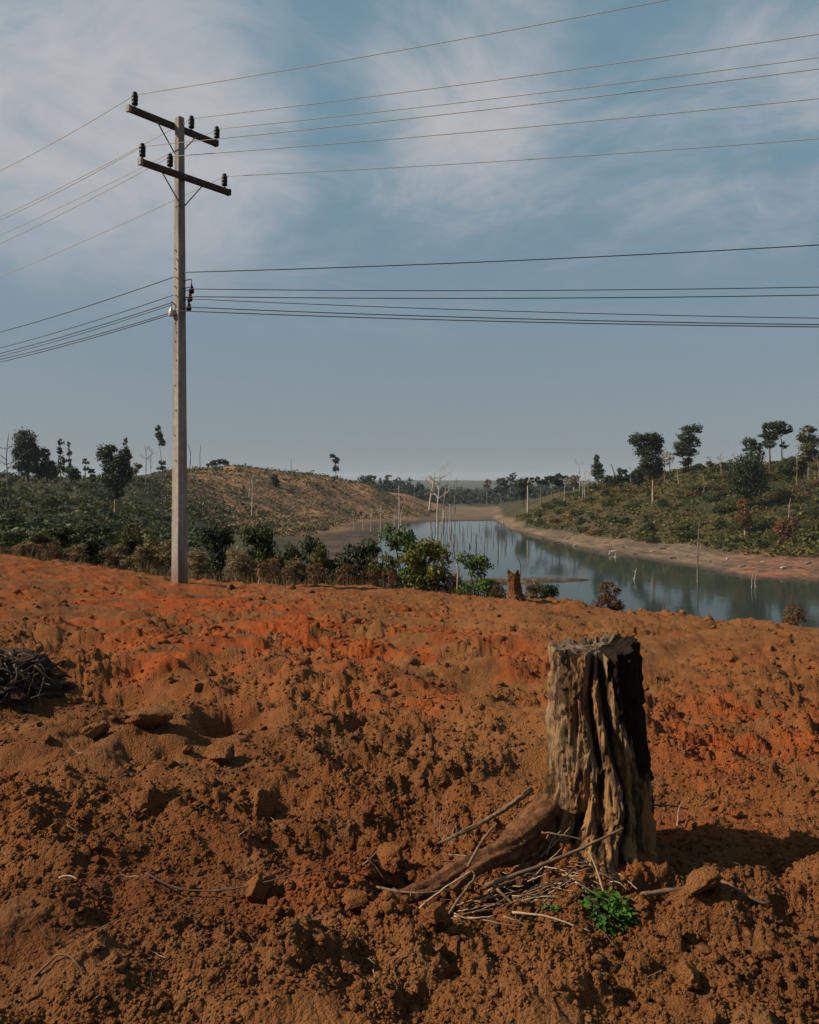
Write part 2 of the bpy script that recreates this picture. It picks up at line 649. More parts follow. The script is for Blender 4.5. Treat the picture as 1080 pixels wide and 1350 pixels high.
def soil_mat(name, loose=False):
    t = NT(name)
    if loose:
        t.pos = t.n.new('ShaderNodeNewGeometry').outputs['Position']
    big = t.noise(1.1, 5, .6, coord='Object')
    med = t.noise(7, 6, .65)
    fine = t.noise(60, 5, .7)
    grit = t.noise(220, 3, .6)
    if loose:
        oc = t.n.new('ShaderNodeObjectInfo').outputs['Color']
        sx_ = t.n.new('ShaderNodeSeparateColor')
        t.l.new(oc, sx_.inputs[0])
        red = sx_.outputs[0]
        ro = t.objrand()
        ro2 = sx_.outputs[1]
        c = t.mix(t.rng(med, .3, .7), SOIL_BROWN, SOIL_TAN)
        c = t.mix(t.math('MULTIPLY', ro2, .6), c, SOIL_TAN)
        c = t.mix(t.math('MULTIPLY', red, .85), c, SOIL_RED)
        c = t.mix(t.rng(ro, .0, .3, .25, 0), c, SOIL_DARK)
        c = t.mix(t.math('MULTIPLY', sx_.outputs[2], .55), c, SOIL_DARK)  # painted shade carried by the object colour's blue channel
    else:
        red = t.attr('red')
        dry = t.attr('dry')
        c = t.mix(t.rng(med, .32, .68), SOIL_BROWN, t.mix(.5, SOIL_TAN, SOIL_BROWN))
        c = t.mix(t.math('MULTIPLY', dry, t.rng(fine, .25, .65)), c, SOIL_TAN)
        c = t.mix(t.math('MULTIPLY', red, t.rng(med, .25, .6, .45, 1.0)), c, SOIL_RED)
        c = t.mix(t.rng(big, .52, .74, 0, .55), c, SOIL_DARK)
        c = t.mix(t.math('MULTIPLY', t.attr('shade_tint'), .62), c, SOIL_DARK)  # shading and corner falloff painted into the soil colour, not moisture
    dust = t.noise(2.1, 6, .68)
    c = t.mix(t.rng(dust, .48, .70, 0, .50), c, (.165, .088, .042))
    c = t.mix(t.rng(fine, .54, .72, 0, .38), c, (.028, .012, .007))
    c = t.mix(t.rng(grit, .60, .74, 0, .42), c, (.32, .18, .085))
    vo = t.n.new('ShaderNodeTexVoronoi')
    vo.inputs['Scale'].default_value = 75
    vo.inputs['Randomness'].default_value = 1
    wp = t.n.new('ShaderNodeVectorMath'); wp.operation = 'MULTIPLY_ADD'
    nv = t.n.new('ShaderNodeTexNoise'); nv.inputs['Scale'].default_value = 40; nv.inputs['Detail'].default_value = 3
    t.l.new(t.pos or t.tc.outputs['Object'], nv.inputs['Vector'])
    t.l.new(nv.outputs['Color'], wp.inputs[0]); wp.inputs[1].default_value = (.03, .03, .03)
    t.l.new(t.pos or t.tc.outputs['Object'], wp.inputs[2])
    t.l.new(wp.outputs[0], vo.inputs['Vector'])
    gran = t.math('SUBTRACT', 1.0, vo.outputs['Distance'])
    hgt = t.math('ADD', t.math('MULTIPLY', fine, 1.0), t.math('MULTIPLY', grit, .35))
    hgt = t.math('ADD', hgt, t.math('MULTIPLY', gran, .8))
    t.bump(hgt, .9, .020)
    t.set(Roughness=.95)
    t.b.inputs['Specular IOR Level'].default_value = .08
    return t.color(c)


M = {}
M['soil'] = soil_mat('dug_soil')
M['clod'] = soil_mat('loose_soil', True)

t = NT('land')
zc = t.attr('zone', True)
n1_ = t.noise(.9, 6, .65)
n2_ = t.noise(.16, 5, .6)
n3_ = t.noise(.42, 5, .7)
c = t.mix(t.rng(n3_, .46, .62, 0, .75), zc, t.mix(1.0, zc, (.34, .40, .36), 'MULTIPLY'))
c = t.mix(t.rng(n1_, .45, .66, 0, .6), c, t.mix(1.0, c, (.38, .40, .38), 'MULTIPLY'))
c = t.mix(t.rng(n2_, .45, .7, 0, .35), c, t.mix(1.0, zc, (1.35, 1.25, 1.2), 'MULTIPLY'))
t.bump(n1_, 1.0, .5)
M['land'] = t.color(c)

t = NT('lake_water')
t.color((.022, .033, .029))
t.set(Roughness=.065)
t.b.inputs['Specular IOR Level'].default_value = .12
t.b.inputs['IOR'].default_value = 1.333
wv = t.noise(.55, 4, .6, (1, .45, 1))
t.bump(wv, .24, .05)
M['water'] = t.m

t = NT('weathered_concrete')
n = t.noise(9, 6, .65)
st = t.noise(3.5, 4, .6, (1, 1, .12))
c = t.mix(t.rng(n, .3, .75), (.195, .182, .165), (.275, .258, .235))
c = t.mix(t.rng(st, .46, .66, 0, .75), c, (.085, .077, .068))
spx = t.n.new('ShaderNodeSeparateXYZ'); t.l.new(t.tc.outputs['Object'], spx.inputs[0])
c = t.mix(t.math('MULTIPLY', t.rng(spx.outputs[2], .75, .0, 0, .8), t.rng(n, .3, .6, .4, 1)), c, (.13, .055, .022))
t.bump(t.noise(70, 4, .6), .4, .004)
M['concrete'] = t.color(c)

t = NT('dark_crossarm')
n = t.noise(12, 5, .6)
M['arm'] = t.color(t.mix(t.rng(n, .3, .7), (.034, .027, .024), (.062, .050, .044)))
t.bump(n, .3, .006)

t = NT('brown_glazed_porcelain')
t.color((.010, .008, .010)); t.set(Roughness=.5)
t.b.inputs['Specular IOR Level'].default_value = .18
M['porcelain'] = t.m
t = NT('pale_porcelain')
t.color((.42, .44, .42)); t.set(Roughness=.25)
t.b.inputs['Specular IOR Level'].default_value = .5
M['pale_porcelain'] = t.m
t = NT('galvanised_steel')
n = t.noise(30, 4, .6)
t.color(t.mix(n, (.10, .105, .11), (.19, .19, .19))); t.set(Metallic=.6, Roughness=.55)
M['steel'] = t.m
t = NT('bare_conductor')
t.color((.30, .285, .265)); t.set(Metallic=.2, Roughness=.6)
M['wire'] = t.m
t = NT('black_cable')
t.color((.022, .024, .027)); t.set(Roughness=.5)
M['cable'] = t.m

M['bark_pale'] = wood_mat('pale_dead_bark', (0.2652, 0.2340, 0.2028), (0.4056, 0.3744, 0.3354), 3, (1, 1, .2), .4, .03)
M['bark_tan'] = wood_mat('tan_bark', (0.2028, 0.1326, 0.0858), (0.3120, 0.2262, 0.1560), 3, (1, 1, .2), .4, .03)
M['bark_dark'] = wood_mat('dark_bark', (0.0351, 0.0281, 0.0234), (0.0741, 0.0585, 0.0468), 3, (1, 1, .2), .4, .03)
M['bark_grey'] = wood_mat('grey_bark', (0.0936, 0.0819, 0.0741), (0.1716, 0.1521, 0.1365), 3, (1, 1, .2), .4, .03)
M['twig'] = wood_mat('dry_twig', (0.0975, 0.0585, 0.0328), (0.1638, 0.1053, 0.0608), 30, (1, 1, 1), .3, .003)
M['straw'] = wood_mat('bleached_straw', (.24, .17, .10), (.36, .27, .17), 40, (1, 1, 1), .2, .002)
M['twig_dark'] = wood_mat('dark_twig', (0.0468, 0.0281, 0.0187), (0.1014, 0.0624, 0.0390), 30, (1, 1, 1), .3, .003)
t = NT('stripped_root')
n = t.noise(24, 6, .65)
n2_ = t.noise(90, 5, .7)
c = t.mix(t.rng(n, .35, .68), (.062, .025, .011), (.160, .070, .029))
c = t.mix(t.rng(n2_, .5, .68, 0, .6), c, (.038, .018, .011))
t.bump(t.math('ADD', n, t.math('MULTIPLY', n2_, .6)), .9, .016)
M['root'] = t.color(c)

M['leaf_dark'] = leaf_mat('dark_foliage', (0.0074, 0.0133, 0.0067), (0.0178, 0.0281, 0.0104), (0.0385, 0.0518, 0.0185))
M['leaf_mid'] = leaf_mat('mid_foliage', (0.0128, 0.0218, 0.0064), (0.0304, 0.0448, 0.0117), (0.0613, 0.0757, 0.0192))
M['leaf_olive'] = leaf_mat('olive_foliage', (0.0271, 0.0283, 0.0081), (0.0606, 0.0601, 0.0150), (0.1091, 0.1005, 0.0248))
M['leaf_green'] = leaf_mat('fresh_foliage', (.014, .030, .006), (.032, .062, .010), (.072, .112, .019))
M['leaf_yellow'] = leaf_mat('yellowing_foliage', (0.0222, 0.0311, 0.0067), (0.0703, 0.0740, 0.0111), (0.1702, 0.1369, 0.0192))
M['leaf_rust'] = leaf_mat('rusty_foliage', (0.0503, 0.0237, 0.0104), (0.1103, 0.0555, 0.0229), (0.1902, 0.1073, 0.0444))
M['leaf_brown'] = leaf_mat('withered_foliage', (0.0657, 0.0435, 0.0213), (0.1439, 0.1029, 0.0514), (0.2637, 0.1998, 0.1013))
M['leaf_far'] = leaf_mat('distant_foliage', (0.0118, 0.0200, 0.0141), (0.0252, 0.0385, 0.0252), (0.0444, 0.0592, 0.0355))
M['leaf_weed'] = leaf_mat('weed_leaf', (.020, .058, .007), (.036, .092, .011), (.066, .140, .020), .25, .35)
M['grass'] = leaf_mat('dry_grass', (0.0503, 0.0318, 0.0141), (0.1103, 0.0770, 0.0355), (0.1998, 0.1554, 0.0755), .2)

# ------------------------------------------------------------------ ground
r_near = [0.3]
while r_near[-1] < 60:
    r = r_near[-1]
    step = .06 if r < 1.8 else min(max(r * r / (F * 1.75) * 1.45, .0075), .085 if r < 24 else 1.2)
    r_near.append(r + step)
r_near = np.array(r_near)
th_d = np.linspace(R(-30.5), R(30.5), 840)
th_o = np.concatenate([np.linspace(R(-180), R(-31.5), 70), th_d, np.linspace(R(31.5), R(180), 70)])


def polar(rs, ths):
    RR, TT = np.meshgrid(rs, ths, indexing='ij')
    X, Y = RR * np.sin(TT), RR * np.cos(TT)
    i, j = np.meshgrid(np.arange(len(rs) - 1), np.arange(len(ths) - 1), indexing='ij')
    n = len(ths)
    a = (i * n + j).ravel()
    Fc = np.stack([a, a + 1, a + n + 1, a + n], 1)[:, ::-1]
    return X.ravel(), Y.ravel(), Fc


X, Y, Fc = polar(r_near, th_o)
Z = height(X, Y)


def soil_tint(X, Y):
    """how red and dry the earth is and how much shade is painted in, place by place"""
    U = 540 + F * X / np.maximum(Y, .3)
    VY = HY + F * (EYE - base_height(X, Y)[0]) / np.maximum(Y, .3)

    def patch(u, y, ru, ry):
        return np.exp(-(((U - u) / ru) ** 2 + ((VY - y) / ry) ** 2))

    mottle = fbm(X * 1.6, Y * 1.6, 5, 71)
    red = (patch(150, 800, 190, 32) + .95 * patch(310, 815, 90, 30) + .9 * patch(470, 840, 150, 38) + .9 * patch(600, 890, 130, 42) + .7 * patch(230, 880, 120, 45)
           + .9 * patch(980, 970, 150, 45) + .5 * patch(60, 745, 140, 30) + .5 * patch(880, 1130, 160, 60) + .25 * patch(420, 1150, 240, 120))
    red = np.clip(red * sstep(.36, .60, mottle) * 1.1 + .2 * sstep(.55, .75, fbm(X * .8, Y * .8, 4, 75)), 0, 1)
    dry = np.clip(patch(760, 830, 420, 60) * .7 + .8 * patch(650, 1000, 120, 70) + .5 * patch(450, 900, 200, 40) + .4 * patch(840, 1320, 400, 60)
                  + .3 * patch(450, 1270, 200, 60) + .3 * sstep(.5, .7, fbm(X * 1.1 + 9, Y * 1.1, 4, 77)), 0, 1)
    shade_tint = np.clip(.75 * patch(120, 1200, 420, 170) + .5 * patch(520, 1080, 160, 90) + .4 * patch(80, 960, 160, 60) + .35 * patch(900, 1330, 300, 90), 0, 1)  # patches darkened to paint in vignette and relief shading
    return red, dry * (1 - .6 * shade_tint), shade_tint * (.35 + .65 * sstep(.35, .6, fbm(X * 2.2, Y * 2.2, 3, 79)))


red, dry, shade_tint = soil_tint(X, Y)
me = raw_mesh('ground', np.stack([X, Y, Z], 1), Fc, M['soil'], {'red': red, 'dry': dry, 'shade_tint': shade_tint}, True)
tag(obj('ground', me), 'bare dug red brown clay field', None, None, 'structure')

# far land
r_far = np.exp(np.linspace(math.log(56), math.log(9300), 440))
th_f = np.concatenate([np.linspace(R(-180), R(-33), 40), np.linspace(R(-32), R(32), 360), np.linspace(R(33), R(180), 40)])
X, Y, Fc = polar(r_far, th_f)
Z = height(X, Y, False)
Z = Z - .35 * sstep(62, 56, np.hypot(X, Y))
U = 540 + F * X / np.maximum(Y, 5)
U = np.where(Y < 5, np.where(X < 0, -900, 2000), U)
hw = Z - WATER
rr = np.hypot(X, Y)


def lerp(a, b, w):
    return a * (1 - w[:, None]) + np.array(b) * w[:, None]


nA, nB = fbm(X * .035, Y * .035, 5, 81), fbm(X * .16, Y * .16, 4, 83)
zone = np.zeros((len(X), 3)) + np.array((.052, .050, .020))
zone = lerp(zone, (.024, .030, .012), sstep(.40, .6, nB) * .8)
lh = sstep(205, 260, U + 40 * (nA - .5)) * sstep(590, 570, U) * sstep(225, 270, rr) * sstep(620, 560, rr)
soil = lerp(np.zeros_like(zone) + np.array((.34, .180, .100)), (.105, .075, .036), np.clip(sstep(.44, .60, nB) * .55 + .3 * sstep(.52, .64, nA), 0, 1))
zone = zone * (1 - lh[:, None]) + soil * lh[:, None]
rh = sstep(660, 700, U) * sstep(500, 440, rr)
ol = lerp(np.zeros_like(zone) + np.array((.068, .052, .019)), (.028, .034, .012), sstep(.42, .62, nA))
zone = zone * (1 - rh[:, None]) + ol * rh[:, None]
zone = lerp(zone, (.030, .042, .022), sstep(560, 760, rr))
zone = lerp(zone, (.13, .095, .045), sstep(100, 60, rr) * .7)
ml = sstep(2.1, 1.3, .9 * sstep(590, 540, U) - 1.3 * sstep(930, 1010, U) + hw + 1.6 * (nA - .5) + .5 * (nB - .5)) * sstep(900, 650, rr)
mud = lerp(np.zeros_like(zone) + np.array((.200, .140, .095)), (.30, .118, .066), sstep(930, 1010, U) * .9)
mud = lerp(mud, (.085, .062, .042), sstep(.48, .62, nB) * .6)
band = .5 + .5 * np.sin(hw * 16 + 5 * nA)
mud = lerp(mud, (.10, .072, .050), band * .5)
mud = lerp(mud, (.050, .036, .026), sstep(.42, .10, hw))
mud = lerp(mud, (.072, .049, .031), sstep(600, 520, U) * .85)
mud = lerp(mud, (.035, .026, .017), sstep(600, 520, U) * sstep(.46, .6, nB) * .7)
zone = zone * (1 - ml[:, None]) + mud * ml[:, None]
zone = zone * .82
me = raw_mesh('terrain', np.stack([X, Y, Z], 1), Fc, M['land'], {'zone': zone}, True)
tag(obj('terrain', me), 'hills and muddy banks round the reservoir', None, None, 'structure')

n = 48
V = [(0, 0, 0)] + [(9000 * math.sin(2 * math.pi * k / n), 9000 * math.cos(2 * math.pi * k / n), 0) for k in range(n)]
me = raw_mesh('water', V, [(0, 1 + (k + 1) % n, 1 + k) for k in range(n)], M['water'])
tag(obj('water', me, None, (0, 0, WATER)), 'still reservoir water', None, None, 'structure')


def hz1(x, y, d=True):
    return float(height(np.array([x]), np.array([y]), d)[0])


def far_pt(u, y, lo, hi):
    return pt(u, y, lo, hi, lambda a, b: height(a, b, False))


# ------------------------------------------------------------------ haze
LOW = -60
me = bpy.data.meshes.new('haze')
bm = bmesh.new()
bmesh.ops.create_cube(bm, size=1)
bm.to_mesh(me); bm.free()
hm = bpy.data.materials.new('haze')
hm.use_nodes = True
hn = hm.node_tree.nodes
hn.clear()
ho = hn.new('ShaderNodeOutputMaterial')
pv = hn.new('ShaderNodeVolumePrincipled')
pv.inputs['Color'].default_value = (.72, .82, .92, 1)
pv.inputs['Density'].default_value = .00007
hm.node_tree.links.new(pv.outputs[0], ho.inputs['Volume'])
me.materials.append(hm)
hb = obj('haze', me, None, (0, 0, 30))
hb.scale = (19200, 19200, 180)
tag(hb, 'thin dry season haze', None, None, 'stuff')

# ------------------------------------------------------------------ utility pole
PX, PY = -4.92, 18.8
PZ = hz1(PX, PY, False)
AR = np.array((.60, .80, 0.0))          # along the crossarms
NR = np.array((.80, -.60, 0.0))         # face that carries the lower arm
UP = np.array((0, 0, 1.0))
pole = thing('utility_pole', (PX, PY, PZ), 'tall square concrete utility pole with two crossarms standing in the bare field', 'utility pole')


def px3(u, y, D):
    return np.array(((u - 540) / F * D, D, zof(y, D)))


ptop = zof(155, 18.8)
mb = MB()
zs = [PZ - .5, PZ, PZ + 2, PZ + 5, ptop - .02, ptop]
for i, z in enumerate(zs):
    pass
ring = []
for z in zs:
    k = np.clip((z - PZ) / (ptop - PZ), 0, 1)
    a = (.130 * (1 - k) + .077 * k) * (.93 if z == ptop else 1)
    ch = .018
    for sx, sy in ((1, .0), (1, 1), (.0, 1)):
        pass
    q = []
    for s1, s2 in ((1, 1), (-1, 1), (-1, -1), (1, -1)):
        p1 = AR * s1 * (a - ch) + NR * s2 * a
        p2 = AR * s1 * a + NR * s2 * (a - ch)
        q += [p1, p2] if s1 * s2 < 0 else [p2, p1]
    ring.append([np.array((PX, PY, z)) + v for v in q])
V = [v for r_ in ring for v in r_]
Fp = [(i * 8 + k, i * 8 + (k + 1) % 8, (i + 1) * 8 + (k + 1) % 8, (i + 1) * 8 + k) for i in range(len(zs) - 1) for k in range(8)] + [tuple(range((len(zs) - 1) * 8, len(zs) * 8))]
mb.add(V, Fp)
mb.build('shaft', M['concrete'], pole)


def half(z):
    k = np.clip((z - PZ) / (ptop - PZ), 0, 1)
    return .130 * (1 - k) + .077 * k


# crossarm ends: solved so that both ends lie at one height
def arm(lpx, rpx, side):
    hl, hr = HY - lpx[1], HY - rpx[1]
    k = hl / hr
    Dl = 2 * 18.8 / (1 + k)
    Dr = Dl * k
    a, b = px3(*lpx, Dl), px3(*rpx, Dr)
    z = (a[2] + b[2]) / 2
    c = np.array((PX, PY, z)) + NR * side * (half(z) + .058)
    d = (b - a) / np.linalg.norm(b - a)
    sl = float(np.dot(a - c, AR)); sr = float(np.dot(b - c, AR))
    return c, sl, sr, z


def insulator(base, parent):
    m = MB()
    m.lathe(base + UP * .055, UP, [(0, .035), (.005, .060), (.05, .064), (.065, .052), (.08, .064), (.13, .066), (.145, .054), (.16, .066), (.20, .064), (.215, .045), (.225, .040), (.235, .048), (.265, .042), (.275, .015)])
    o = m.build('insulator', M['porcelain'], parent, True)
    p = MB()
    p.tube([base - UP * .02, base + UP * .06], .016, 8)
    p.tube([base + UP * .0, base + UP * .012], .04, 8)
    q = p.mesh('pin', M['steel'], parent.location)
    obj('pin', q, o)
    return base + UP * .30


INS = {}
for name, lp, rp, side, spots in (('u', (171, 141), (291.5, 188), -1, ((178, 'a'), (252.5, 'b'), (286, 'c'))),
                                  ('l', (182, 213), (300.5, 255), 1, ((188, 'd'), (224.5, 'e'), (296, 'f')))):
    c, sl, sr, z = arm(lp, rp, side)
    mb = MB()
    mid = c + AR * (sl + sr) / 2
    mb.box(mid, AR, (sr - sl) / 2 - .06, NR, .052, UP, .062)
    o = mb.build('crossarm', M['arm'], pole)
    bv = o.modifiers.new('bevel', 'BEVEL'); bv.width = .008; bv.segments = 1
    for s_, d_ in ((sl, 1), (sr, -1)):
        e = MB()
        e.box(c + AR * (s_ + d_ * .03), AR, .030, NR, .055, UP, .065)
        obj('end_cap', e.mesh('end_cap', M['concrete'] if d_ == 1 else M['arm'], pole.location), o)
    for s_ in (-.02,):
        e = MB()
        e.tube([c - NR * side * .30, c + NR * side * .075], .012, 8)
        e.tube([c + NR * side * .052, c + NR * side * .068], .028, 6)
        obj('through_bolt', e.mesh('through_bolt', M['steel'], pole.location), o)
    for u_, key in spots:
        # where along the arm does the picture column fall?
        ss = np.linspace(sl, sr, 400)
        P = c[None] + AR[None] * ss[:, None]
        uu = 540 + F * P[:, 0] / P[:, 1]
        s0 = ss[np.argmin(np.abs(uu - u_))]
        INS[key] = insulator(c + AR * s0 + UP * .062, pole)
    # two flat braces below each arm
    for s_ in (-.52, .52):
        b_ = MB()
        a0 = c + AR * s_ - UP * .05 + NR * side * -.045
        a1 = np.array((PX, PY, z - .62)) + AR * np.sign(s_) * (half(z) * .4) + NR * side * (half(z) + .012)
        b_.tube([a0, a1], .014, 6)
        b_.build('brace', M['steel'], pole)

# step bolts on the face turned to the sun
k = 0
FC = -AR
for yb in list(range(330, 460, 12)) + list(range(475, 640, 33)):
    z = zof(yb, 18.75)
    h_ = half(z)
    b0 = np.array((PX, PY, z)) + FC * h_ + NR * (.02 if k % 2 else -.02)
    b_ = MB()
    L = .035 if yb < 425 else .012
    b_.tube([b0 - FC * .02, b0 + FC * L], .010, 6)
    b_.tube([b0 + FC * (L - .008), b0 + FC * (L + .006)], .016, 6)
    b_.build('bolt', M['steel'], pole)
    k += 1

# low voltage dead ends: hooks with hanging insulators
LV = {}
for key, u_, y_, dirn, mat in (('g', 252.5, 381, 1, 'porcelain'), ('h', 250.5, 391.5, 1, 'porcelain'), ('i', 249, 404, 1, 'porcelain'), ('j', 225.8, 411, -1, 'pale_porcelain')):
    D_ = 18.72
    p = px3(u_, y_, D_)
    z = p[2]
    m = MB()
    m.lathe(p + UP * .11, -UP, [(0, .012), (.03, .022), (.07, .040), (.12, .056), (.17, .060), (.20, .050), (.215, .02)], 12)
    o = m.build('strain_insulator', M[mat], pole, True)
    hk = MB()
    wall = np.array((PX, PY, z + .17)) + np.array((dirn * half(z) * 1.25, -.05, 0))
    hk.tube(subdivide_path([wall - np.array((dirn * .05, 0, 0)), (wall + p + UP * .19) / 2 + UP * .02, p + UP * .20, p + UP * .10], 3), .011, 6)
    obj('hook', hk.mesh('hook', M['steel'], pole.location), o)
    LV[key] = p
tie = MB()
zb = zof(409, 18.7)
hh_ = half(zb) + .006
loop = [np.array((PX, PY, zb)) + AR * a * hh_ + NR * b * hh_ for a, b in ((1, 1), (-1, 1), (-1, -1), (1, -1), (1, 1))]
tie.tube(loop, .009, 5)
tie.build('tie_band', M['wire'], pole)

# ------------------------------------------------------------------ wires


def span(p0, p1, sag, ext=1.0, n=26):
    p0, p1 = np.array(p0), np.array(p1)
    t = np.linspace(0, ext, n)
    P = p0 + (p1 - p0) * t[:, None]
    P[:, 2] -= sag * 4 * t * (1 - t)
    return P


def wire(label, node, left, right, r, mat, group):
    """one conductor: from beyond one side of the frame over the pole to beyond the other"""
    pn = node
    dl, yl = left
    dr, yr, xr = right
    A_ = px3(0, yl, dl)
    B_ = px3(xr, yr, dr)
    L = span(pn, A_, .05, 2.3)
    Rr = span(pn, B_, .05, 1.9)
    P = np.concatenate([L[::-1], Rr[1:]])
    m = MB()
    m.tube(P, r, 5)
    o = m.build('power_line', M[mat], None, True, tuple(pn))
    tag(o, label, 'power line', group)


g = 'high wires over the crossarms'
for key, yl, yr, xr, lab in (('a', 225, 0, 880, 'topmost wire, on the insulator at the near tip of the upper crossarm'),
                             ('b', 286, 45, 1080, 'thin wire on the upper crossarm insulator just behind the pole top'),
                             ('c', 310, 76, 1080, 'thin wire on the insulator at the far tip of the upper crossarm'),
                             ('d', 290, 91, 1080, 'thin wire on the insulator at the near tip of the lower crossarm'),
                             ('e', 321, 130, 1080, 'thin wire on the middle insulator of the lower crossarm'),
                             ('f', 365, 183, 1080, 'thin wire on the insulator at the far tip of the lower crossarm')):
    p = INS[key] - UP * .035
    h_ = p[2] - EYE
    wire(lab, p, (F * h_ / (HY - yl), yl), (F * h_ / (HY - yr), yr, xr), .0075, 'wire', g)
g = 'low cables fixed to the pole shaft'
face_l = np.array((PX, PY, 0)) + FC * .10
for u_, y0, yl, yr, lab, r_ in ((247, 359, 438, 323, 'uppermost black cable on the shaft, alone above the bundle', .0105),
                                (252.5, 381, 459, 378.5, 'black cable at the uppermost hooked insulator of the shaft', .009),
                                (250.5, 391, 466, 389, 'level black cable at the second hooked insulator of the shaft', .010),
                                (250, 394, 470, 419.5, 'sagging thin black cable just under the second hooked insulator', .008),
                                (249, 405, 474, 428, 'sagging black cable at the third hooked insulator of the shaft', .010),
                                (240, 410, 477.5, 431, 'lowest black cable, tied round the shaft by a band', .010)):
    p = px3(u_, y0, 18.62)
    wire(lab, p, (25.0, yl), (16.8, yr, 1080), r_, 'cable', g)

# ------------------------------------------------------------------ leaf clouds


def leaves(C, size, outward=None, tone=None, aspect=.62):
    """diamond leaf faces about the points C"""
    n = len(C)
    a = rng.normal(size=(n, 3))
    if outward is not None:
        nr = outward + .75 * rng.normal(size=(n, 3))
    else:
        nr = rng.normal(size=(n, 3))
    nr /= np.linalg.norm(nr, axis=1)[:, None] + 1e-9
    a -= nr * (a * nr).sum(1)[:, None]
    a /= np.linalg.norm(a, axis=1)[:, None] + 1e-9
    b = np.cross(nr, a)
    s = (size * rng.uniform(.6, 1.35, n))[:, None]
    bend = nr * s * .18
    V = np.stack([C - a * s, C - b * s * aspect - bend, C + a * s, C + b * s * aspect - bend], 1).reshape(-1, 3)
    q = np.arange(n)[:, None] * 4 + np.arange(4)[None]
    if tone is None:
        tone = rng.uniform(0, 1, n)
    return V, q, np.repeat(tone, 4)


def lobe_points(lobes, n, shell=.55):
    """points spread through ellipsoid lobes (centre, radii), denser near the skin, thinned into tufts"""
    C, O, T = [], [], []
    vol = np.array([max(l[1][0] * l[1][2], 1e-6) ** .9 for l in lobes])
    cnt = (n * vol / vol.sum()).astype(int) + 4
    for (c, r), k in zip(lobes, cnt):
        tufts = max(5, k // 14)
        d = rng.normal(size=(tufts, 3))
        d /= np.linalg.norm(d, axis=1)[:, None]
        rad = rng.uniform(shell, 1.0, tufts) ** .8
        tc_ = d * rad[:, None]
        idx = rng.integers(0, tufts, k)
        p = tc_[idx] + rng.normal(0, .17, (k, 3))
        tt = rng.uniform(0, 1, tufts)
        C.append(np.array(c) + p * np.array(r))
        O.append(p / (np.linalg.norm(p, axis=1)[:, None] + 1e-9))
        T.append(np.clip(tt[idx] * .7 + rng.uniform(0, .3, k), 0, 1))
    return np.concatenate(C), np.concatenate(O), np.concatenate(T)


def foliage_mesh(name, lobes, n, size, mat, origin=(0, 0, 0), shell=.55):
    C, O, T = lobe_points(lobes, n, shell)
    V, q, tn = leaves(C, size, O, T)
    return raw_mesh(name, V - np.array(origin), q, mat, {'tone': tn})


# ------------------------------------------------------------------ trees on the hills


def tree(label, u, yb, lobes, mats, lo=120, hi=380, name='tree', cat='tree', lean=0, limbs=(), trunk_px=1.6, group=None, dens=1.0, leafpx=1.35, ycrown=None, hide=False, D=None):
    """lobes are (column, row, half width, half height) as they show; the tree itself is round and stands on the land"""
    if D is None:
        x, d, z = far_pt(u, yb, lo, hi)
    else:
        d = D
        x = (u - 540) / F * d
        z = hz1(x, d, False)
    s = d / F
    root = thing(name, (x, d, z), label, cat, group)
    L = []
    for (a, b, ra, rb) in lobes:
        c = px3(a, b, d)
        c[1] += random.uniform(-.4, .4) * ra * s
        L.append((c, (ra * s, ra * s * .95, rb * s)))
    m = MB()
    topc = min(lobes, key=lambda q: q[1]) if lobes else None
    if lobes:
        P = [np.array((x, d, z - .8))]
        ys = sorted(lobes, key=lambda q: -q[1])
        P.append(np.array((x + lean * s * .3, d, z + (zof(ys[0][1], d) - z) * .5)))
        P.append(px3(u + lean * .7, ys[0][1], d))
        P.append(px3((u + lean + topc[0]) / 2, (ys[0][1] + topc[1]) / 2, d) if len(ys) > 1 else px3(u + lean, topc[1] - topc[3] * .4, d))
        if len(ys) > 1:
            P.append(px3(topc[0], topc[1] - topc[3] * .2, d))
        P = subdivide_path(P, 4, .02)
        rad = np.linspace(trunk_px * s, trunk_px * s * .22, len(P))
        rad[0] *= 1.35
        m.tube(P, rad, 7, .12)
        zz = P[:, 2]
        for (c, r) in L:
            i = int(np.argmin(np.abs(zz - (c[2] - r[2] * .6))))
            i = min(max(i, 2), len(P) - 2)
            if np.linalg.norm(P[i] - c) > .3:
                m.tube(subdivide_path([P[i], (P[i] * .45 + c * .55) - UP * r[2] * .12, c], 3, .03), np.linspace(rad[i] * .6, rad[i] * .15, 7), 5)
            for _ in range(3):
                e = c + rng.normal(0, .5, 3) * np.array(r)
                m.tube(subdivide_path([c - UP * r[2] * .3, (c + e) / 2 + UP * .1, e], 2), np.linspace(rad[i] * .25, rad[i] * .06, 5), 4)
    m.build('trunk', M[mats[0]], root, True)
    area = sum(a[2] * a[3] for a in lobes)
    n = int(min(max(area * 10.0 * dens, 200), 7000))
    o = obj('crown', foliage_mesh('crown', L, n, leafpx * s, M[mats[1]], (x, d, z)), root)
    return root


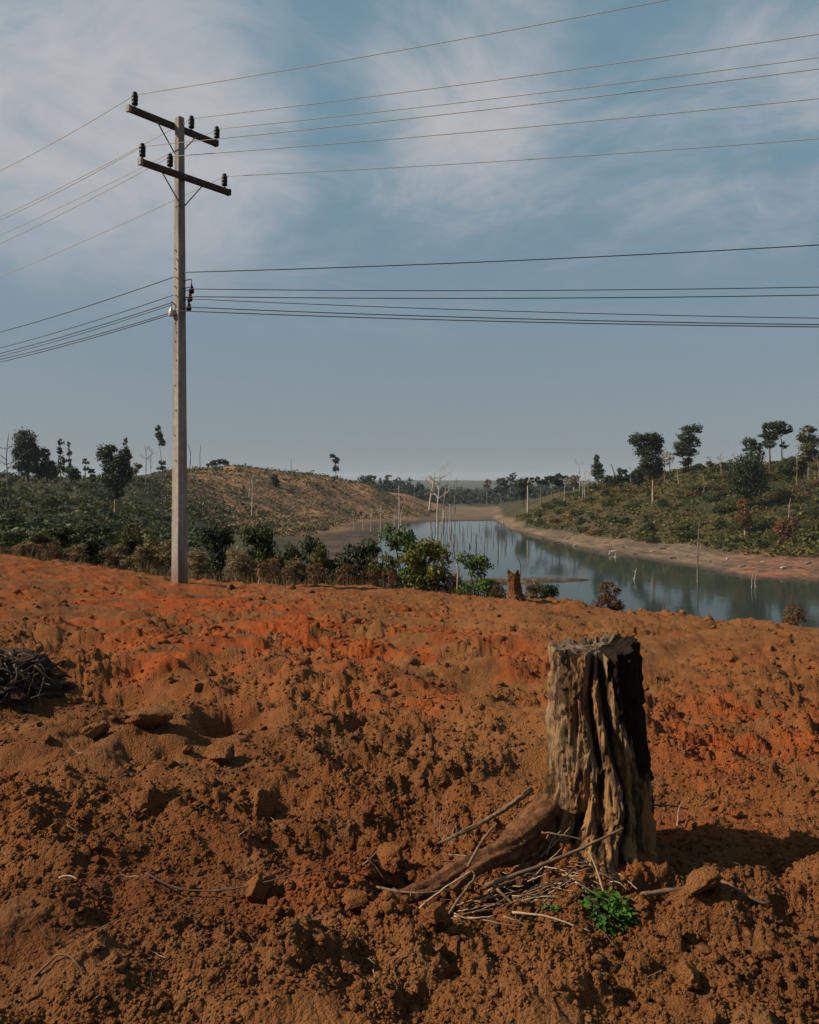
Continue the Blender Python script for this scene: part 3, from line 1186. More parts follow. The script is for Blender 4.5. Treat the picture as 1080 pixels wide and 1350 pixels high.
def dead(label, pts, group=None, base=(120, 600), r0=1.1, branch=6, spread=8, mat='bark_pale', name='dead_tree', cat='dead tree', D=None, water=False, twigs=True):
    """a bare tree; pts are (column, row) from the foot up"""
    u, yb = pts[0]
    if water:
        d = F * (EYE - WATER) / (yb - HY)
        x, z = (u - 540) / F * d, WATER
    elif D is not None:
        d = D
        x = (u - 540) / F * d
        z = hz1(x, d, False)
    else:
        x, d, z = far_pt(u, yb, *base)
    s = d / F
    P = [np.array((x, d, z - 1.0))] + [px3(a, b, d) for a, b in pts]
    P[1][2] = z
    for q in P[2:]:
        q[1] += random.uniform(-1, 1) * s * 1.5
    P = subdivide_path(P, 4, .015)
    rad = np.linspace(r0 * s, r0 * s * .28, len(P))
    root = thing(name, (x, d, z), label, cat, group)
    m = MB()
    m.tube(P, rad, 7, .15)
    m.build('trunk', M[mat], root, True)
    if branch:
        H = P[-1][2] - z
        for k in range(branch):
            b = MB()
            i = int(len(P) * random.uniform(.5, .97))
            i = min(i, len(P) - 1)
            ang = random.uniform(0, 2 * math.pi)
            ln = spread * s * random.uniform(.5, 1.1)
            d_ = np.array((math.cos(ang), math.sin(ang), random.uniform(.35, 1.1)))
            e = P[i] + d_ * ln
            Q = subdivide_path([P[i], P[i] + d_ * ln * .5 + np.array((0, 0, -.08 * ln)), e], 3, .03 * ln)
            b.tube(Q, np.linspace(rad[i] * .7, .16 * s, len(Q)), 5)
            for _ in range(3 if twigs else 0):
                j = random.randint(2, len(Q) - 1)
                e2 = Q[j] + (d_ + rng.normal(0, .7, 3)) * ln * .45
                b.tube([Q[j], (Q[j] + e2) / 2 + rng.normal(0, .05, 3) * ln, e2], [.26 * s, .2 * s, .1 * s], 4)
            b.build('branch', M[mat], root)
    return root


# --- hillside beyond the field, towards the pole
dead('bare grey tree at the frame edge beside the tall dark leafy tree', [(10, 648), (10, 625), (9, 600), (11, 572)], base=(120, 300), r0=1.4, branch=9, spread=16, mat='bark_grey')
tree('tall dark broad leafed tree, highest of the clump on the green slope', 37, 636, [(34, 580, 13, 13), (28, 598, 10, 12), (45, 597, 10, 12), (36, 612, 14, 12), (26, 615, 7, 6)], ('bark_dark', 'leaf_dark'), 150, 300, trunk_px=2)
tree('dark rounded tree crouched below the tallest leafy tree of the slope', 62, 636, [(62, 612, 10, 9), (60, 598, 6, 7), (68, 622, 10, 9), (52, 622, 9, 10)], ('bark_dark', 'leaf_dark'), 150, 300)
tree('slim sparse tree with a narrow column of tufts, taller of a pair', 80, 640, [(80, 583, 4, 4), (79, 594, 4, 6), (81, 607, 5, 7), (80, 618, 5, 5)], ('bark_grey', 'leaf_far'), 150, 310, dens=.8, trunk_px=.9)
tree('slim sparse tree with a narrow column of tufts, shorter of a pair', 91, 640, [(91, 586, 3, 3), (92, 596, 3.5, 5), (91, 608, 3.5, 6)], ('bark_grey', 'leaf_far'), 150, 310, dens=.7, trunk_px=.8)
tree('low bushy tree under the pair of slim trees', 94, 640, [(92, 622, 9, 8), (100, 626, 6, 7)], ('bark_dark', 'leaf_dark'), 150, 310)
tree('small pale wispy tree on the slope crest', 113, 640, [(113, 609, 5, 4), (114, 618, 4, 4)], ('bark_grey', 'leaf_olive'), 150, 320, dens=.6, trunk_px=.7)
tree('small dark stunted tree near the heavy black crowned tree', 121, 640, [(121, 622, 4, 4), (123, 630, 5, 5)], ('bark_dark', 'leaf_dark'), 150, 320, trunk_px=.8)
tree('heavy black crowned tree on a short pale trunk in the slope scrub', 152, 684, [(138, 600, 10, 11), (147, 592, 8, 6), (152, 613, 17, 13), (164, 603, 9, 11), (153, 632, 16, 14), (142, 625, 9, 12), (166, 622, 8, 12), (156, 650, 9, 7)], ('bark_tan', 'leaf_dark'), 100, 240, trunk_px=1.9, dens=1.2)
tree('slender upright tuft rising behind the heavy black crowned tree', 166, 640, [(165, 582, 3, 5), (167, 594, 4, 6), (170, 602, 4, 4)], ('bark_grey', 'leaf_far'), 180, 330, dens=.7, trunk_px=.7)
tree('small rust tinged tree leaning off the heavy black crowned tree', 180, 640, [(182, 615, 6, 5), (176, 622, 6, 6)], ('bark_grey', 'leaf_brown'), 180, 330, dens=.7, trunk_px=.8)
dead('thin dead trunk with a few top twigs between two hill trees', [(192, 640), (193, 605), (191, 586)], base=(180, 330), r0=.8, branch=4, spread=6, mat='bark_grey')
dead('faint thin dead sapling beside the tall plume crowned tree', [(200, 640), (199, 610), (201, 594)], base=(180, 330), r0=.6, branch=4, spread=6, mat='bark_grey')
tree('tall thin tree with a slanted plume crown high on a bare stem', 214, 632, [(208, 564, 4, 4), (210, 574, 5, 6), (213, 583, 5, 5), (214, 610, 5, 3), (212, 617, 6, 3)], ('bark_dark', 'leaf_dark'), 200, 380, trunk_px=.7)
dead('bent bare trunk hooked over just behind the pole', [(250, 622), (251, 600), (249, 588), (246, 585)], base=(250, 400), r0=.8, branch=1, spread=3, mat='bark_dark')
dead('straight bare spike on the cleared hill crest near the pole', [(264, 622), (264, 600), (265, 586)], base=(250, 400), r0=.7, branch=0, mat='bark_dark')
tree('wide low dark shrub clump on the top of the cleared hill', 290, 620, [(284, 610, 6, 3.5), (292, 608, 6, 3.5), (298, 611, 4, 3), (276, 613, 4, 2)], ('bark_dark', 'leaf_dark'), 280, 420, name='shrub', cat='shrub', trunk_px=.6)
tree('small lone dark bush on the face of the cleared hill', 363, 642, [(362, 632, 5, 7), (364, 637, 5, 5)], ('bark_dark', 'leaf_dark'), 280, 420, name='shrub', cat='shrub', trunk_px=.7)
dead('thin bare spike on the ridge line of the cleared hill', [(384, 632), (384, 616), (384, 603)], base=(280, 430), r0=.6, branch=0, mat='bark_grey')
tree('lone tree with three separate clumps one above another on the bare hill crest', 443, 628, [(438, 601, 3.5, 2.6), (444, 607, 5, 4), (443, 617, 3.6, 4.6)], ('bark_dark', 'leaf_dark'), 300, 450, trunk_px=.6, dens=1.3)
dead('white dead trunk standing on the lower slope of the cleared hill', [(332, 683), (333, 655), (334, 625)], base=(200, 340), r0=1.1, branch=2, spread=5)
dead('shorter white dead trunk beside the taller one on the cleared hill', [(328, 660), (329, 645), (328, 632)], base=(230, 400), r0=.7, branch=1, spread=4)
dead('pale dead log lying across the cleared hill', [(447, 650), (452, 655), (454, 657)], base=(300, 430), r0=.8, branch=0, name='fallen_log', cat='log')
g = 'dead trunks at the foot of the cleared hill'
lab = 'pale dead trunk standing in the mud at the foot of the cleared hill'
for u_, yb, yt, r_ in ((526, 698, 640, 1.2), (529, 697, 668, 1.0), (520, 694, 668, .8), (489, 702, 670, .8), (502, 712, 668, .8), (466, 700, 672, .6), (442, 702, 682, .6), (478, 700, 676, .5)):
    dead(lab if u_ != 526 else 'tallest pale dead trunk at the foot of the cleared hill, by the inlet', [(u_, yb), (u_ + random.uniform(-1, 1), (yb + yt) / 2), (u_ + random.uniform(-2, 2), yt)], g, water=True, r0=r_, branch=2, spread=4, twigs=False)
dead('short white leaning dead stem in the water behind the green bushes', [(502, 718), (500, 708), (499, 700)], water=True, r0=1.5, branch=0)
dead('tall white dead tree leaning with a pale fan of twigs beside the inlet', [(566, 674), (568, 655), (572, 635), (573, 622)], base=(380, 600), r0=1.7, branch=10, spread=13)
dead('tall white dead tree standing straight in the water of the inlet', [(577, 695), (577, 670), (579, 645), (580, 622)], water=True, r0=1.7, branch=9, spread=14)
dead('white dead tree with a kinked crown behind the straight one', [(586, 692), (585, 665), (588, 640)], water=True, r0=.9, branch=6, spread=9)
dead('thin dead tree beyond the inlet with one dark tuft at its tip', [(600, 678), (600, 655), (603, 634)], base=(420, 640), r0=.9, branch=4, spread=7, mat='bark_grey')
for u_, yb, yt in ((592, 694, 664), (583, 694, 670)):
    dead('short pale dead trunk beside the tall white trees of the inlet', [(u_, yb), (u_ + 1, (yb + yt) / 2), (u_ + .5, yt)], 'short dead trunks of the inlet', water=True, r0=.9, branch=1, spread=4, twigs=False)

# --- far shore between the hills
tree('round twiggy tree on the far shore, nearly bare', 642, 668, [(642, 637, 5, 6)], ('bark_grey', 'leaf_brown'), 420, 700, dens=.5, trunk_px=.7)
tree('leafy tree with a stepped crown on the far shore', 661, 668, [(661, 635, 7, 5), (664, 642, 8, 4), (656, 646, 5, 4)], ('bark_grey', 'leaf_far'), 420, 700, trunk_px=.8)
tree('dark dense rounded tree on the far shore behind a white trunk', 690, 668, [(686, 640, 8, 8), (692, 636, 7, 6), (690, 648, 9, 8)], ('bark_dark', 'leaf_dark'), 330, 600, trunk_px=1)
tree('white trunked tree with a thin side crown in front of the dark far shore', 696, 678, [(702, 633, 5, 3), (692, 636, 4, 3)], ('bark_pale', 'leaf_dark'), 300, 460, trunk_px=1.3, dens=.8)
tree('flat topped dark tree on the far shore, first of three in a row', 713, 664, [(711, 633, 6, 4), (718, 636, 5, 3)], ('bark_grey', 'leaf_dark'), 330, 600, trunk_px=.8)
tree('flat topped dark tree on the far shore, middle of three in a row', 728, 664, [(724, 631, 6, 4), (731, 634, 6, 5)], ('bark_grey', 'leaf_dark'), 330, 600, trunk_px=.8)
tree('flat topped dark tree on the far shore, last of three in a row', 738, 662, [(735, 630, 7, 5), (743, 632, 6, 5), (738, 637, 7, 4)], ('bark_grey', 'leaf_dark'), 330, 600, trunk_px=.9)
tree('reddish half bare tree beside the white snags on the green hill', 757, 655, [(756, 634, 6, 5), (760, 640, 4, 4)], ('bark_pale', 'leaf_brown'), 280, 460, trunk_px=1, dens=.7)
for u_, yt, lab in ((764, 613, 'tallest white snag among the bare trees where the green hill ends'), (771, 622, 'white snag next to the tallest one where the green hill ends'), (768, 634, 'short white snag between two taller ones on the green hill')):
    dead(lab, [(u_, 656), (u_ + .5, (656 + yt) / 2), (u_, yt)], 'white snags at the end of the green hill', base=(270, 460), r0=.9, branch=6, spread=6)
tree('cone shaped tree rising alone near the low end of the green hill', 788, 642, [(787, 605, 4, 5), (787, 613, 7, 5), (788, 621, 9, 5), (789, 628, 8, 4)], ('bark_tan', 'leaf_far'), 260, 420, trunk_px=1.2)
dead('dark broken snag with a hooked tip on the green hill', [(812, 640), (810, 626), (807, 615), (805, 612)], base=(250, 420), r0=1.4, branch=0, mat='bark_grey')
tree('low dark tree crowns peeping behind the hooked snag', 820, 640, [(820, 622, 6, 5), (814, 629, 6, 5), (803, 632, 8, 5), (826, 629, 7, 4)], ('bark_dark', 'leaf_dark'), 290, 460, trunk_px=.8)
# --- the green hill
tree('big dark tree with a full crown on a straight tan trunk, lone on the slope', 861, 664, [(846, 580, 14, 9), (860, 578, 12, 8), (868, 585, 8, 8), (856, 595, 17, 10), (858, 610, 16, 11), (862, 622, 12, 8)], ('bark_tan', 'leaf_dark'), 200, 330, trunk_px=1.9, dens=1.3)
tree('dense dark bush beside the big tree with the tan trunk', 842, 645, [(840, 628, 9, 10), (846, 620, 8, 8)], ('bark_dark', 'leaf_dark'), 220, 340)
tree('dark tree of spreading layered tufts on the crest of the green hill', 908, 625, [(912, 566, 13, 6), (905, 576, 12, 6), (915, 584, 9, 6), (899, 588, 12, 7), (910, 596, 10, 6), (897, 597, 10, 5), (905, 609, 8, 6)], ('bark_dark', 'leaf_dark'), 230, 340, trunk_px=1.3)
tree('pale reddish leafless tree between two dark crowned trees', 883, 630, [(881, 603, 9, 9)], ('bark_grey', 'leaf_brown'), 230, 340, trunk_px=.9, dens=.25, leafpx=1.2)
dead('short pale snag standing below the layered tree', [(895, 639), (894, 628), (893, 616)], base=(220, 330), r0=1.5, branch=0, mat='bark_tan')
tree('small round bush on the crest of the green hill beside the layered tree', 925, 625, [(922, 615, 6, 4), (936, 612, 5, 3)], ('bark_dark', 'leaf_mid'), 240, 340, trunk_px=.6)
tree('thin brownish tree behind the great rounded dark tree', 992, 630, [(988, 583, 9, 6), (998, 588, 8, 6), (992, 595, 12, 7), (1002, 600, 6, 6)], ('bark_grey', 'leaf_far'), 240, 340, dens=.7, trunk_px=1)
tree('great rounded dark tree bulging over the crest of the green hill', 984, 668, [(984, 612, 18, 14), (975, 628, 19, 16), (994, 628, 18, 17), (984, 642, 22, 14)], ('bark_dark', 'leaf_dark'), 190, 320, trunk_px=2, dens=1.2)
tree('tall dark tree with high tufts, taller of two on the hill crest', 1015, 625, [(1014, 562, 10, 5), (1010, 572, 9, 5), (1018, 576, 10, 6), (1014, 586, 9, 5), (1022, 568, 8, 5)], ('bark_dark', 'leaf_dark'), 230, 340, trunk_px=1.2)
tree('thin stemmed tree with a spreading high crown beside the taller dark one', 1031, 625, [(1027, 560, 9, 5), (1038, 566, 8, 5), (1030, 570, 8, 4), (1033, 587, 5, 4)], ('bark_dark', 'leaf_dark'), 230, 340, trunk_px=1)
tree('yellow green tall tree at the frame edge on the crest', 1066, 632, [(1066, 566, 9, 5), (1060, 577, 9, 6), (1072, 580, 11, 7), (1064, 590, 12, 7), (1072, 600, 11, 8), (1060, 604, 8, 6)], ('bark_grey', 'leaf_olive'), 220, 340, trunk_px=1.3)
tree('low bushy tree filling the gap below the thin stemmed tree', 1045, 630, [(1042, 612, 12, 8), (1052, 618, 12, 9), (1034, 618, 8, 7)], ('bark_dark', 'leaf_mid'), 220, 340, trunk_px=.8)
tree('rust coloured leafless shrub with a pale stem low on the green hill', 982, 707, [(982, 668, 9, 10), (980, 682, 11, 9), (986, 690, 9, 8)], ('bark_pale', 'leaf_rust'), 150, 260, trunk_px=1.1, dens=.6, name='shrub', cat='shrub')
tree('rust brown spreading shrub near the muddy shore of the green hill', 1036, 712, [(1030, 694, 9, 8), (1042, 692, 9, 9), (1036, 700, 13, 8)], ('bark_grey', 'leaf_rust'), 150, 240, trunk_px=1, name='shrub', cat='shrub', dens=.8)
dead('slim tan bare trunk in the scrub of the green hill', [(1040, 690), (1041, 672), (1042, 657)], base=(170, 260), r0=1.1, branch=2, spread=4, mat='bark_tan')
g = 'thin bare trunks on the crest of the green hill'
for u_, yb, yt in ((832, 640, 616), (876, 636, 590), (938, 622, 604), (951, 625, 598), (968, 625, 592), (1003, 640, 600), (1050, 640, 590), (1078, 640, 600), (776, 652, 622), (744, 660, 632), (928, 650, 628), (1020, 668, 640)):
    dead('thin bare trunk standing among the trees on the crest of the green hill', [(u_, yb), (u_ + random.uniform(-1, 1), (yb + yt) / 2), (u_ + random.uniform(-2, 2), yt)], g, base=(220, 400), r0=.75, branch=5, spread=6, mat=random.choice(('bark_grey', 'bark_pale', 'bark_tan')))
dead('tall bare dead trunk standing in the water before the green hill', [(920, 768), (920, 735), (921, 705), (922, 682)], water=True, r0=1.5, branch=3, spread=5, mat='bark_grey', twigs=False)
dead('small pale forked stick rising from the dark water', [(836, 764), (838, 757), (839, 749)], water=True, r0=1.2, branch=1, spread=4, twigs=False)
for u_, yb in ((803, 732), (811, 735)):
    dead('tiny white stub at the shore of the green hill', [(u_, yb), (u_ + .8, yb - 3), (u_ + 1, yb - 6)], 'white stubs on the shore', water=True, r0=1.2, branch=0, name='stub', cat='stub')
for u_, yb in ((996, 774), (991, 775)):
    dead('thin pale stake in the water by the red mud', [(u_, yb), (u_, yb - 8), (u_ + 1, yb - 17)], 'thin stakes by the red mud', water=True, r0=.7, branch=0, name='stake', cat='stake')
g = 'driftwood logs stranded on the mud shore'
for u_, yb in ((712, 712), (730, 716), (757, 720), (780, 724), (806, 728), (835, 731), (858, 728), (884, 737), (905, 733), (935, 742), (958, 738), (975, 748), (1004, 741), (1030, 750), (1062, 744), (745, 712), (820, 722), (870, 724)):
    L_ = random.uniform(3, 9)
    sl_ = random.uniform(-.15, .5)
    x_, d_, z_ = far_pt(u_, yb, 130, 300)
    q0 = np.array((x_, d_, z_ + .1))
    a_ = random.uniform(-.6, .6)
    q1 = q0 + np.array((math.cos(a_), math.sin(a_), 0)) * L_ * d_ / F
    q1[2] = hz1(q1[0], q1[1], False) + .15
    m = MB()
    m.tube(subdivide_path([q0, (q0 + q1) / 2 + rng.normal(0, .08, 3), q1], 3), np.linspace(.22, .10, 7), 6, .15)
    o = m.build('driftwood', M[random.choice(('bark_pale', 'bark_grey', 'bark_dark'))], None, True, tuple(q0))
    tag(o, 'driftwood log stranded on the mud shore of the green hill', 'driftwood', g)
# drowned trunks standing in the open water
g = 'drowned trunks standing in the open water'
lab = 'thin dark drowned trunk standing in the open water'
for u_, yb, yt, r_ in ((598, 722, 703, 1.4), (603, 726, 706, .8), (594, 708, 695, .7), (611, 710, 695, .6), (613, 716, 697, .6), (628, 720, 703, .8), (620, 722, 716, 1.4), (639, 728, 711, .8), (643, 718, 704, .6), (651, 714, 700, .6), (657, 720, 690, .6),
                       (662, 712, 692, .6), (668, 716, 698, .7), (657, 736, 722, .9), (666, 722, 708, .8), (671, 704, 690, .5), (648, 700, 688, .5), (632, 698, 686, .5), (616, 700, 690, .5), (690, 700, 690, .6), (582, 705, 690, .7), (588, 714, 700, .6), (676, 712, 704, .7), (585, 697, 676, .8), (589, 700, 682, .7), (596, 699, 678, .7), (606, 698, 684, .6), (574, 700, 684, .8), (610, 704, 692, .6), (622, 706, 690, .6), (635, 708, 696, .6), (640, 702, 690, .5), (655, 706, 694, .6), (664, 700, 686, .5), (570, 706, 694, .7)):
    dead(lab, [(u_, yb), (u_ + random.uniform(-1, 1), (yb + yt) / 2), (u_ + random.uniform(-1.5, 1.5), yt)], g, water=True, r0=r_, branch=0, name='drowned_trunk', cat='drowned trunk', mat='bark_dark' if random.random() < .7 else 'bark_grey')
dead('forked drowned trunk shaped like a letter Y in the open water', [(628, 720), (628, 712), (630, 703)], water=True, r0=.9, branch=2, spread=5, name='drowned_trunk', cat='drowned trunk', mat='bark_dark', twigs=False)
dead('thin dark curved stick in the water above the small field stump', [(685, 763), (687, 750), (684, 738), (683, 736)], water=True, r0=1.0, branch=0, name='drowned_trunk', cat='drowned trunk', mat='bark_dark')

# ------------------------------------------------------------------ far tree line (copies of a few kinds)


def far_kind(k):
    rs = random.Random(100 + k)
    lob = []
    h = 1.0
    if k < 3:
        for _ in range(4 + k):
            lob.append(((rs.uniform(-.2, .2), rs.uniform(-.2, .2), rs.uniform(.55, .95)), (rs.uniform(.14, .24), rs.uniform(.14, .24), rs.uniform(.08, .15))))
    else:
        for _ in range(5):
            lob.append(((rs.uniform(-.22, .22), rs.uniform(-.2, .2), rs.uniform(.3, .8)), (rs.uniform(.2, .3), rs.uniform(.2, .3), rs.uniform(.15, .25))))
    m = MB()
    m.tube(subdivide_path([(0, 0, -.1), (.02, 0, .4), (0, 0, .85)], 3), np.linspace(.028, .008, 7), 6)
    return m.mesh('trunk', M['bark_grey']), foliage_mesh('crown', lob, 420, .045, M['leaf_far'])


FK = [far_kind(k) for k in range(5)]
g = 'trees of the distant shore line'
proto = None
spots_far = []
for i in range(96):
    u_ = random.uniform(470, 800) if i < 66 else random.uniform(480, 556)
    d_ = random.uniform(600, 900)
    if 588 < u_ < 636:
        u_ += 70
    spots_far.append((u_, d_, random.uniform(6, 12) if random.random() < .72 else random.uniform(12, 18)))
for i, (u_, d_, hgt) in enumerate(spots_far):
    x_ = (u_ - 540) / F * d_
    z_ = hz1(x_, d_, False)
    k = random.randrange(5)
    root = thing('distant_tree', (x_, d_, z_), 'hazy dark tree in the distant shore line beyond the inlet', 'tree', g)
    root.scale = (hgt * random.uniform(.8, 1.15), hgt, hgt)
    root.rotation_euler.z = random.uniform(0, 6.28)
    obj('trunk', FK[k][0], root)
    obj('crown', FK[k][1], root)

# ------------------------------------------------------------------ shrubs on the hills


def shrub_mesh(k, mat, n=850, sz=.052):
    rs = random.Random(500 + k)
    lob = [((rs.uniform(-.4, .4), rs.uniform(-.4, .4), rs.uniform(.25, .6)), (rs.uniform(.3, .5), rs.uniform(.3, .5), rs.uniform(.25, .42))) for _ in range(4)]
    return foliage_mesh('shrub', lob, n, sz, mat, shell=.4)


SH = {k: [shrub_mesh(i * 7 + j, M[k]) for j in range(3)] for i, k in enumerate(('leaf_mid', 'leaf_dark', 'leaf_olive', 'leaf_rust', 'leaf_brown'))}


def scatter(count, uu, yy, lo, hi, sizes, kinds, label, group, name='shrub', hwmin=2.2):
    done = 0
    tries = 0
    cand_d = np.exp(rng.uniform(math.log(lo), math.log(hi), count * 14))
    cand_u = rng.uniform(uu[0], uu[1], count * 14)
    X_ = (cand_u - 540) / F * cand_d
    Z_ = height(X_, cand_d, False)
    yv = HY + F * (EYE - Z_) / cand_d
    patchy = fbm(X_ * .05, cand_d * .05, 3, 91)
    for i in range(len(cand_d)):
        if done >= count:
            break
        if not (yy(cand_u[i])[0] <= yv[i] <= yy(cand_u[i])[1]) or Z_[i] - WATER < hwmin:
            continue
        w = kinds(cand_u[i], yv[i], patchy[i])
        if w is None:
            continue
        s_ = random.uniform(*sizes)
        o = obj(name, random.choice(SH[w]), None, (X_[i], cand_d[i], Z_[i] - .15 * s_))
        o.scale = (s_ * random.uniform(.9, 1.5), s_ * random.uniform(.9, 1.4), s_ * random.uniform(.7, 1.2))
        o.rotation_euler.z = random.uniform(0, 6.28)
        tag(o, label, 'shrub', group)
        done += 1


def kind_r(u, y, p):
    r_ = random.random()
    if p > .54:
        return 'leaf_mid' if r_ < .6 else 'leaf_olive' if r_ < .8 else 'leaf_dark'
    return 'leaf_olive' if r_ < .55 else 'leaf_mid' if r_ < .72 else 'leaf_rust' if r_ < .87 else 'leaf_brown'


def crest(u):
    return np.interp(u, [680, 740, 800, 900, 1000, 1090], [672, 645, 630, 610, 604, 602])


scatter(296, (685, 1090), lambda u: (crest(u) - 5, np.interp(u, [690, 800, 950, 1090], [692, 716, 720, 728])), 165, 330, (1.5, 3.1), kind_r, 'rounded scrub bush on the green hill across the water', 'scrub bushes on the green hill', hwmin=2.0)


def kind_l(u, y, p):
    r_ = random.random()
    if p < .40:
        return None
    return 'leaf_mid' if r_ < .55 else 'leaf_dark' if r_ < .85 else 'leaf_olive'


scatter(230, (-10, 245), lambda u: (622, 712), 55, 330, (1.2, 2.6), kind_l, 'low green scrub bush on the slope beyond the pole', 'scrub bushes on the slope beyond the pole', name='scrub_bush', hwmin=3)
scatter(60, (240, 480), lambda u: (640, 705), 160, 330, (.9, 1.9), kind_l, 'low scrub bush on the lower slope of the cleared hill', 'scrub bushes on the cleared hill foot', name='low_bush', hwmin=1.9)


def stuff_tufts(name, label, n, uu, lo, hi, ylim, size, mats, hwmin=2.0, leaves_per=9, flat=.6, dense=None):
    d = np.exp(rng.uniform(math.log(lo), math.log(hi), n))
    u = rng.uniform(uu[0], uu[1], n)
    X_ = (u - 540) / F * d
    Z_ = height(X_, d, False)
    yv = HY + F * (EYE - Z_) / d
    ok = (Z_ - WATER > hwmin) & (yv > ylim[0]) & (yv < ylim[1])
    if dense:
        ok &= fbm(X_ * dense, d * dense, 3, 95) > .47
    X_, d, Z_ = X_[ok], d[ok], Z_[ok]
    s = rng.uniform(size[0], size[1], len(d))
    C = np.repeat(np.stack([X_, d, Z_ + s * .3], 1), leaves_per, 0)
    ss = np.repeat(s, leaves_per)
    C = C + rng.normal(0, 1, C.shape) * np.stack([ss * .5, ss * .5, ss * flat * .5], 1)
    V, q, tn = leaves(C, ss * .33, np.tile((0, 0, 1.0), (len(C), 1)), None)
    tag(obj(name, raw_mesh(name, V, q, mats, {'tone': np.repeat(np.repeat(rng.uniform(0, 1, len(d)), leaves_per), 4) * .7 + .3 * tn})), label, None, None, 'stuff')


stuff_tufts('undergrowth', 'low undergrowth between the bushes of the green hill', 5200, (670, 1095), 150, 340, (600, 735), (.6, 1.5), M['leaf_olive'], 1.9)
stuff_tufts('hill_weeds', 'sparse weeds dotted over the cleared hill', 1500, (215, 575), 230, 470, (600, 700), (.9, 2.3), M['leaf_mid'], 1.0, 8, .6, .05)
stuff_tufts('hill_dry_weeds', 'withered weeds dotted over the cleared hill', 2600, (215, 575), 230, 470, (600, 700), (.7, 1.5), M['leaf_brown'], 1.0, 8)
stuff_tufts('hill_brush', 'small dark brush speckling the cleared hill', 9000, (200, 580), 230, 470, (600, 708), (.5, 1.15), M['leaf_dark'], 1.0, 5)
stuff_tufts('slope_undergrowth', 'green undergrowth on the slope beyond the pole', 3600, (-15, 260), 60, 330, (615, 725), (.5, 1.4), M['leaf_mid'], 2.5, 8)
stuff_tufts('far_wood', 'far off dark wood on the distant shore', 5200, (455, 830), 580, 1100, (640, 672), (2.0, 4.2), M['leaf_far'], 2.2, 10, 1.2)

# ------------------------------------------------------------------ bushes behind the field edge


def near_bush_mesh(k, mat, n=7500, sz=.021, tall=1.0):
    rs = random.Random(900 + k)
    lob = []
    for _ in range(18):
        zc_ = rs.uniform(-.03, .87) * tall
        w_ = .36 * (1 - .38 * zc_ / tall)
        a_ = rs.uniform(0, 6.28)
        q_ = math.sqrt(rs.random())
        lob.append(((w_ * q_ * math.cos(a_), w_ * q_ * math.sin(a_), zc_), (rs.uniform(.15, .24), rs.uniform(.15, .24), rs.uniform(.09, .15))))
    m = MB()
    for (c, r) in lob:
        m.tube(subdivide_path([(0, 0, -.05), (c[0] * .5, c[1] * .5, c[2] * .6), c], 3, .006), np.linspace(.016, .004, 7), 5)
    return m.mesh('stem', M['bark_dark']), foliage_mesh('foliage', lob, n, sz, M[mat], shell=.25)


NB = {k: [near_bush_mesh(i * 11 + j, k) for j in range(2)] for i, k in enumerate(('leaf_mid', 'leaf_green', 'leaf_dark', 'leaf_olive'))}
NB['leaf_yellow'] = [near_bush_mesh(70, 'leaf_yellow')]
NB['leaf_rust'] = [near_bush_mesh(81, 'leaf_rust', 5000)]
NB['leaf_brown'] = [near_bush_mesh(92, 'leaf_brown', 5000)]


def bush(label, u, ytop, w, kind, D, group=None, cat='bush'):
    x = (u - 540) / F * D
    z = hz1(x, D) - .05
    h_ = zof(ytop, D) - z
    root = thing('bush', (x, D, z), label, cat, group)
    st, fo = random.choice(NB[kind])
    root.scale = (w / F * D * 1.5, w / F * D * 1.4, h_ * 1.02)
    root.rotation_euler.z = random.uniform(0, 6.28)
    obj('stem', st, root)
    obj('foliage', fo, root)


for a in (('dark green bush at the frame edge on the field rim', 12, 694, 60, 'leaf_mid', 27),
          ('olive bush second from the frame edge along the field rim', 48, 700, 46, 'leaf_olive', 26),
          ('dull green bush behind dry stalks on the field rim', 82, 690, 50, 'leaf_mid', 29),
          ('glossy dark bush with broad leaves below the heavy black crowned tree', 124, 688, 52, 'leaf_dark', 26),
          ('straggly green bush midway to the pole on the field rim', 172, 694, 40, 'leaf_olive', 27),
          ('low olive bush close behind the pole on its sunny side', 203, 704, 36, 'leaf_olive', 26),
          ('dark upright bush just past the pole on the field rim', 290, 690, 46, 'leaf_dark', 27),
          ('tall green bush, second past the pole on the field rim', 343, 687, 46, 'leaf_mid', 26.5),
          ('olive mixed bush, third past the pole on the field rim', 374, 702, 40, 'leaf_olive', 27.5),
          ('dark rounded bush, fourth past the pole on the field rim', 402, 703, 50, 'leaf_dark', 27),
          ('green bush in the middle of the row past the pole', 436, 702, 48, 'leaf_olive', 26),
          ('low dark bush ending the row before the bright green one', 474, 708, 62, 'leaf_dark', 25.5),
          ('small olive bush tucked before the bright green one', 503, 716, 50, 'leaf_olive', 25),
          ('bright green bush, tallest on the field rim', 540, 688, 72, 'leaf_green', 26.5),
          ('yellowing bush pressed against the bright green bush', 562, 706, 60, 'leaf_yellow', 24.5),
          ('dense dark green cone of a bush between dead stem and small stump', 632, 724, 58, 'leaf_green', 22),
          ('rust leaved part of the row behind the yellowing bush', 583, 738, 34, 'leaf_rust', 24.5),
          ('low green bush beside the small field stump', 727, 768, 34, 'leaf_mid', 20.5),
          ('low withered brown bush just past the small field stump', 702, 762, 30, 'leaf_brown', 20),
          ('small dark reddish bush alone on the rim against the water', 803, 760, 36, 'leaf_rust', 18.5),
          ('small dry reddish bush alone on the rim nearest the frame edge', 1046, 792, 28, 'leaf_rust', 16.5),
          ('tiny low bush between the dark cone bush and the small stump', 655, 766, 22, 'leaf_rust', 20.5)):
    bush(*a)
g = 'withered brown bushes along the field rim'
